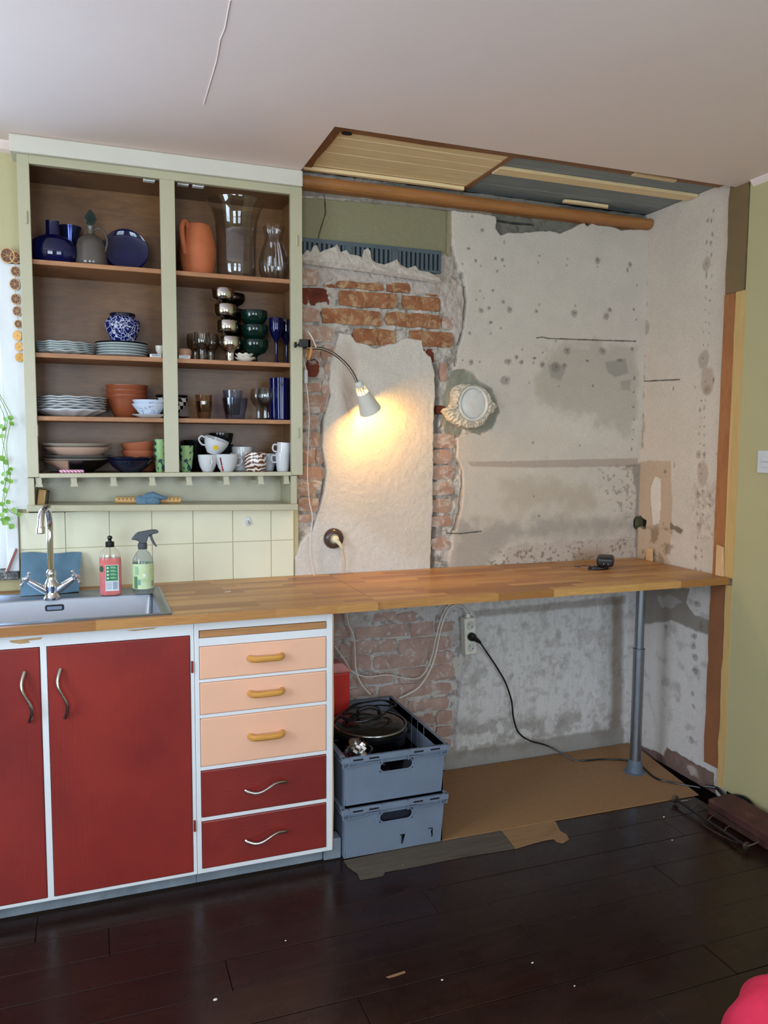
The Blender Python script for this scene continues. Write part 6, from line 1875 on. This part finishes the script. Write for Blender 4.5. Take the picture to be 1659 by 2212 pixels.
    if lower:  # dark prisms stand in for the shade inside two L-shaped holes
        for (px, py) in ((868, 1811), (933, 1796)):
            q = on(1, y0 + .006, px, py)
            yq = y0 + ih * (zr - q.z) / H - .0008
            sg_ = 1 if px > 900 else -1
            obj('hole_shade', MB().prism([(q.x - .004, q.z), (q.x - .004 * sg_ + .010, q.z + .018), (q.x - .004 * sg_ - .012, q.z + .018), (q.x - .004 * sg_ - .012, q.z + .012), (q.x - .001, q.z + .010), (q.x - .001, q.z - .020), (q.x + .003, q.z - .020), (q.x + .004, q.z + .012)], yq, yq + .003, 1), M_cdark, c)
    return c
crate(.0055, 'lower grey-blue plastic crate standing on the hardboard', .187, True)
crate(.1925, 'upper grey-blue plastic crate holding the slow cooker', .368, False)
# dark folded stuff in the lower crate
tag(obj('dark_box', MB().box(1.40, 1.70, -.54, -.06, .0125, .150), plain('navy_card', S(26, 30, 48), .7), bevel=.004), 'dark navy box inside the lower crate', 'box')

# slow cooker in the upper crate
kc = on(2, .385, 803, 1546)
kx, ky = 1.556, -.285
ck_ = thing('slow_cooker', 'black oval slow cooker with a glass lid standing in the upper crate', 'slow cooker', (kx, ky, .1985))
M_pot = plain('black_pot_enamel', S(20, 20, 22), .14, var=.1)
M_potm = metalm('dark_pot_steel', S(70, 70, 74), .18)
sxk, syk = 1.0, 1.0
ra, rb_ = .140, .150
def oval(prof, n=48, z=0): return MB().lathe([(r, h) for r, h in prof], n, (kx, ky, z), sx=ra, sy=rb_)
obj('pot_body', oval([(0, .199), (.86, .199), (.92, .205), (.95, .24), (.96, .335), (.94, .338), (0, .338)]), M_potm, ck_, smooth=True)
obj('pot_liner', oval([(.94, .337), (1.0, .340), (1.03, .348), (1.03, .358), (1.0, .362), (.95, .362), (.93, .35), (.90, .25), (0, .245)]), M_pot, ck_, smooth=True)
lid = obj('lid', oval([(.985, .3635), (.97, .3665), (.80, .378), (.5, .388), (0, .392), (0, .3885), (.5, .3845), (.8, .3745), (.97, .363)]), glass('lid_glass', (.80, .82, .80), .02, 1.3), ck_, smooth=True)
obj('lid_ring', oval([(.955, .363), (1.0, .3625), (1.01, .3665), (1.0, .370), (.965, .3705)], 64), metalm('lid_ring_steel', S(150, 150, 150), .14), lid, smooth=True)
obj('lid_handle', MB().tube(curve_pts([(kx - .045, ky + .02, .393), (kx - .035, ky + .02, .415), (kx, ky + .015, .425), (kx + .035, ky + .01, .415), (kx + .045, ky + .01, .393)], 6), .008, 10), M_pot, lid, smooth=True)
obj('handle_post', MB().tube([(kx + .046, ky + .01, .386), (kx + .046, ky + .01, .412)], .006, 10), M_chrome, lid, smooth=True)
cb = []
for k in range(40):
    a = k * .42
    cb.append((kx + (.10 + .018 * math.sin(k * .9)) * math.cos(a) * (1 if k < 28 else .8), ky + .02 + (.075 + .015 * math.cos(k * .7)) * math.sin(a), .408 + .012 * math.sin(k * .5) + .002 * (k % 3)))
obj('power_cord', MB().tube(curve_pts(cb, 4), .0032, 8), M_bcap, ck_, smooth=True)
for sg_ in (-1, 1):
    obj('pot_handle', MB().box(kx + sg_ * .12, kx + sg_ * .158, ky - .03, ky + .03, .318, .330), M_pot, ck_, bevel=.004)
obj('control_knob', MB().lathe([(0, 0), (.014, 0), (.013, .012), (0, .013)], 20).xform(Matrix.Translation((kx + .01, ky - rb_ * .955, .25)) @ Matrix.Rotation(math.radians(90), 4, 'X')), M_chrome, ck_, smooth=True)

# red food box behind the cooker
rX1 = on(1, -.10, 753, 1490).x
rX0 = rX1 - .09
rbx = thing('red_food_box', 'tall red plastic food box with a translucent lid at the back of the crate', 'box', (rX1 - .045, -.09, .1985))
obj('box_body', MB().box(rX0, rX1, -.118, -.042, .1985, .520), plain('red_plastic', S(206, 52, 44), .35), rbx, bevel=.006)
obj('box_lid', MB().box(rX0 - .002, rX1 + .003, -.121, -.039, .521, .530).add([(rX0 - .002, -.121, .530), (rX1 + .003, -.121, .530), (rX1 + .003, -.039, .530), (rX0 - .002, -.039, .530), (rX0 + .006, -.112, .560), (rX1 - .03, -.112, .560), (rX1 - .03, -.048, .560), (rX0 + .006, -.048, .560)], [(0, 1, 5, 4), (1, 2, 6, 5), (2, 3, 7, 6), (3, 0, 4, 7), (4, 5, 6, 7)]), plain('translucent_red', S(206, 120, 112), .3), rbx, bevel=.002)
# wrapped present and silver bow at the front left of the crate
tag(obj('wrapped_box', MB().box(1.380, 1.47, -.555, -.46, .1985, .342), plain('dark_red_foil', S(70, 18, 22), .25, .3), bevel=.004), 'dark red wrapped box in the front left corner of the crate', 'box')
bc = on(1, -.51, 758, 1614)
bow = thing('gift_bow', 'shiny silver ribbon bow on the dark red box in the crate', 'bow', (1.43, -.51, .3255))
M_bow = metalm('silver_ribbon', S(226, 226, 226), .16)
random.seed(4)
for k in range(16):
    a = k * 2.39996
    ph = .25 + .95 * (k / 16)
    d = Vector((math.cos(a) * math.cos(ph), math.sin(a) * math.cos(ph), math.sin(ph)))
    t1 = d.orthogonal().normalized()
    t2 = d.cross(t1)
    R_ = .027 + .005 * (k % 3)
    vs, fs = [], []
    c0 = Vector((1.430, -.520, .350))
    N = 10
    for q in range(N + 1):
        tt = 2 * math.pi * q / N
        pp = c0 + d * (R_ * (1 - math.cos(tt))) * .8 + t1 * (R_ * .45 * math.sin(tt))
        vs += [tuple(pp + t2 * .0085), tuple(pp - t2 * .0085)]
    for q in range(N):
        fs.append((2 * q, 2 * q + 1, 2 * q + 3, 2 * q + 2))
    obj('ribbon_loop', MB().add(vs, fs), M_bow, bow, smooth=True)

# ------------------------------------------------------------------ power strip and cables
ps = thing('power_strip', 'white three-way power strip hanging on the wall under the worktop', 'power strip', (2.11, -.03, .52))
pc0 = on(1, -.045, 1016, 1374)
Mx = Matrix.Translation((pc0.x, -.006, pc0.z)) @ Matrix.Rotation(math.radians(-3), 4, 'Y')
obj('strip_body', MB().box(-.0275, .0275, -.044, 0, -.080, .080).xform(Mx), plain('strip_white', S(224, 220, 208), .4), ps, bevel=.005)
RXl = Matrix.Rotation(math.radians(90), 4, 'X')
for zc in (.048, 0, -.048):
    w_ = obj('socket_well', MB().lathe([(.0185, .0005), (.0215, .0015), (.0200, .0025), (.0185, .0015)], 28, close=True).xform(Mx @ Matrix.Translation((0, -.0445, zc)) @ RXl), plain('strip_white', S(224, 220, 208), .4), ps, smooth=True)
    obj('socket_face', MB().lathe([(0, .0002), (.0186, .0002), (.0186, .0007), (0, .0007)], 24).xform(Mx @ Matrix.Translation((0, -.0440, zc)) @ RXl), plain('socket_face_grey', S(196, 194, 186), .45), w_)
    for dx, dz in ((-.0067, .0067), (.0067, -.0067)):
        obj('pin_hole', MB().lathe([(0, 0), (.0026, 0), (.0026, .0004), (0, .0004)], 10).xform(Mx @ Matrix.Translation((dx, -.0448, zc + dz)) @ RXl), M_cdark, w_)
top_ = Mx @ Vector((0, -.022, .080))
obj('strip_gland', MB().tube([top_ - Vector((0, 0, .002)), top_ + Vector((0, 0, .016))], [.013, .010], 14), plain('strip_white', S(224, 220, 208), .4), ps, smooth=True)
def cable(name, pts, r, mat, root=None, lab=None, cat='cable', n=6):
    o = obj(name, MB().tube(curve_pts(pts, n), r, 8), mat, root, smooth=True)
    if lab: tag(o, lab, cat)
    return o
wpt = lambda lst, y=-.03: [on(1, y, *q) for q in lst]
cable('strip_cord', [top_ + Vector((0, 0, .012))] + wpt([(1011, 1326), (1000, 1312)], -.028) + wpt([(985, 1307), (968, 1318), (952, 1360), (942, 1410), (928, 1450), (905, 1484), (880, 1500), (862, 1508)], -.035), .0038, M_wcord, ps)
cable('white_cable', wpt([(748, 1318), (752, 1345), (764, 1375), (767, 1410), (768, 1440), (772, 1460), (784, 1482), (800, 1500)], -.040), .0036, M_wcord, None, 'white cable hanging straight down the whitewashed bricks behind the cooker')
cable('white_cable', wpt([(722, 1394), (735, 1412), (746, 1428), (758, 1448), (775, 1458), (800, 1462), (835, 1458), (870, 1464), (900, 1466), (918, 1452), (932, 1420), (941, 1380), (950, 1345), (962, 1316), (972, 1306)], -.036), .0030, M_wcord, None, 'thin white cable looping along the whitewashed bricks up to the worktop')
cable('white_cable', wpt([(1008, 1304), (1018, 1318), (1027, 1336), (1029, 1352)], -.054), .0018, M_wcord, None, 'thin white cable draped over the power strip')
pb = Mx @ Vector((0, -.046, 0))
bp = thing('black_plug', 'black plug with a long cable running from the power strip across the niche floor', 'plug', tuple(pb))
obj('plug_body', MB().lathe([(0, 0), (.0175, 0), (.0185, .004), (.0185, .016), (.014, .024), (0, .027)], 24).xform(Matrix.Translation(pb) @ RXl), M_bcap, bp, smooth=True)
e0 = pb + Vector((.006, -.016, -.004))
e1 = pb + Vector((.036, -.020, -.026))
obj('plug_boot', MB().tube([e0, e0.lerp(e1, .6), e1], [.012, .009, .0055], 12), M_bcap, bp, smooth=True)
flp = lambda lst: [on(2, .0085, *q) for q in lst]
cpl = [e1 - Vector((.004, 0, -.003))] + wpt([(1052, 1410), (1072, 1440), (1092, 1475), (1105, 1515), (1109, 1550), (1120, 1582)], -.03) + [on(1, -.035, 1145, 1600), on(1, -.05, 1185, 1612)] + flp([(1238, 1641), (1262, 1643), (1300, 1640), (1342, 1641), (1372, 1646), (1392, 1660), (1415, 1680), (1450, 1690), (1512, 1699)])
cpl[-1].z = .004
cable('plug_cable', cpl, .0040, M_bcap, bp)

# charger on the worktop
q = on(2, ZT, 1300, 1229)
ch = thing('phone_charger', 'black plug-in charger with its coiled cable on the right worktop', 'charger', (q.x, q.y, ZT))
Mx = Matrix.Translation((q.x + .02, q.y + .005, ZT + .0085)) @ Matrix.Rotation(math.radians(-38), 4, 'Z') @ Matrix.Rotation(math.radians(6), 4, 'X')
obj('charger_body', MB().box(-.036, .036, -.016, .060, 0, .042).xform(Mx), plain('charger_black', S(34, 32, 34), .4), ch, bevel=.014, seg=4)
for dx in (-.009, .009):
    obj('charger_pin', MB().tube([Mx @ Vector((dx + .004, -.0155, .018)), Mx @ Vector((dx + .004, -.032, .018))], .0023, 8), M_steel, ch, smooth=True)
cc_ = []
for k in range(46):
    a = k * .38
    cc_.append((q.x - .020 + (.044 + .004 * math.sin(k)) * math.cos(a), q.y - .004 + (.026 + .002 * math.cos(k * 1.7)) * math.sin(a), ZT + .0025 + .0036 * min(3, int(a / (2 * math.pi))) * .9))
cc_ += [(q.x - .065, q.y + .014, ZT + .014), (q.x - .085, q.y + .03, ZT + .012)]
obj('charger_cable', MB().tube(curve_pts(cc_, 3), .0017, 6), M_bcap, ch, smooth=True)
obj('usb_end', MB().box(-.012, .012, -.004, .004, -.0025, .0025).xform(Matrix.Translation((q.x - .094, q.y + .04, ZT + .009)) @ Matrix.Rotation(2.3, 4, 'Z')), M_bcap, ch, bevel=.001)

# wooden wedges at the wall end of the worktop
M_wedge = wood('pale_wedge', S(222, 182, 136), S(200, 154, 106), 2, 5, .6)
tag(obj('wooden_wedge', MB().prism([(-.136, ZT + .0005), (-.098, ZT + .0005), (-.100, .957), (-.132, .960)], 2.962, 2.972, 0), M_wedge, bevel=.001), 'short wooden wedge between worktop and wall, in the back corner', 'wedge')
tag(obj('wooden_wedge', MB().prism([(-.568, ZT + .0005), (-.530, ZT + .0005), (-.530, 1.028), (-.560, 1.022)], 2.960, 2.972, 0), M_wedge, bevel=.001), 'tall wooden wedge standing at the front right end of the worktop', 'wedge')

# ------------------------------------------------------------------ right of the niche, on the floor
M_beam = NT('dusty_red_wood')
M_beam.set(Base_Color=M_beam.ramp(M_beam.noise(10, 5, .65), [(.35, S(52, 24, 22)), (.62, S(84, 46, 38)), (.78, S(120, 96, 78))]), Roughness=.7)
M_beam.bump(M_beam.noise(40, 4), .4, .003)
bm_ = MB().prism([(2.790, -1.45), (2.925, -1.45), (2.930, -.715), (2.905, -.700), (2.800, -.712)], 0.0008, .062, 2)
tag(obj('loose_beam', bm_, M_beam.m, bevel=.006), 'dusty dark red beam lying on the floor along the right wall', 'beam')
M_old = metalm('tarnished_metal', S(112, 102, 88), .45)
rl = thing('metal_rail', 'old metal rod rack with round end knobs lying on the dark floor', 'rail', (2.74, -.8, .001))
ka, kb = Vector((2.742, -.600, .020)), Vector((2.722, -.985, .020))
for kp in (ka, kb):
    d_ = (kb - ka).normalized()
    obj('knob', MB().tube([kp - d_ * .004, kp - d_ * .001, kp + d_ * .003, kp + d_ * .006], [.009, .016, .016, .008], 20), M_old, rl, smooth=True)
obj('rod', MB().tube([ka, kb], .0055, 10), plain('dark_iron', S(44, 38, 36), .5, .3), rl, smooth=True)
obj('rod', MB().tube(curve_pts([ka + Vector((.0, -.03, .004)), ka + Vector((.018, -.045, .012)), ka + Vector((.035, -.08, .016)), kb + Vector((.046, .01, .016)), kb + Vector((.04, -.01, .012)), kb + Vector((.0, -.005, .002))], 6), .0030, 8), M_old, rl, smooth=True)
obj('rod', MB().tube(curve_pts([ka + Vector((-.012, -.16, -.012)), ka + Vector((-.03, -.2, -.014)), ka + Vector((-.02, -.3, -.014)), kb + Vector((-.004, .03, -.004))], 6), .0026, 8), M_old, rl, smooth=True)
for t in (.25, .5, .72):
    p_ = ka.lerp(kb, t)
    obj('clip', MB().tube([p_ + Vector((.0, 0, .004)), p_ + Vector((.010, .001, .014)), p_ + Vector((.030, .002, .017))], .0018, 6), M_old, rl, smooth=True)
cable('black_cable', [on(2, .02, *q) for q in ((1522, 1698), (1548, 1703))] + [Vector((2.955, -.640, .016)), Vector((2.955, -.70, .045)), Vector((2.958, -.76, .05)), Vector((2.955, -.84, .014)), Vector((2.956, -1.0, .010)), Vector((2.956, -1.5, .010))], .0065, M_bcap, None, 'black cable running along the foot of the green wall')

# ------------------------------------------------------------------ pink fabric at the lower right
fc = on(2, .17, 1748, 2282)
fr_ = 168 * scl(fc.x, fc.y, fc.z)
NU, NV = 48, 26
vs, fs = [], []
for j in range(NV + 1):
    ph = -math.pi / 2 * .95 + (math.pi * .95) * j / NV
    for i in range(NU):
        a = 2 * math.pi * i / NU
        v = j / NV
        fold = 1 + .05 * math.sin(4 * a + 5 * v) + .045 * math.sin(9 * a - 14 * v) + .02 * math.sin(19 * a + 9 * v)
        r_ = math.cos(ph) ** .8
        vs.append((fc.x + fr_ * 1.05 * r_ * math.cos(a) * fold, fc.y + fr_ * .95 * r_ * math.sin(a) * fold, max(.002, fc.z + fr_ * math.sin(ph) * (1 + .05 * math.sin(3 * a)))))
for j in range(NV):
    for i in range(NU):
        i2 = (i + 1) % NU
        fs.append((j * NU + i, j * NU + i2, (j + 1) * NU + i2, (j + 1) * NU + i))
fs.append(tuple(reversed(range(NU))))
fs.append(tuple(NV * NU + i for i in range(NU)))
tag(obj('fabric_bundle', MB().add(vs, fs), plain('raspberry_fabric', S(206, 34, 70), .85, var=.06, nscale=30, bump=.3, bscale=220), smooth=True, sharp=80), 'bright raspberry pink fabric bundle at the lower right corner', 'fabric')
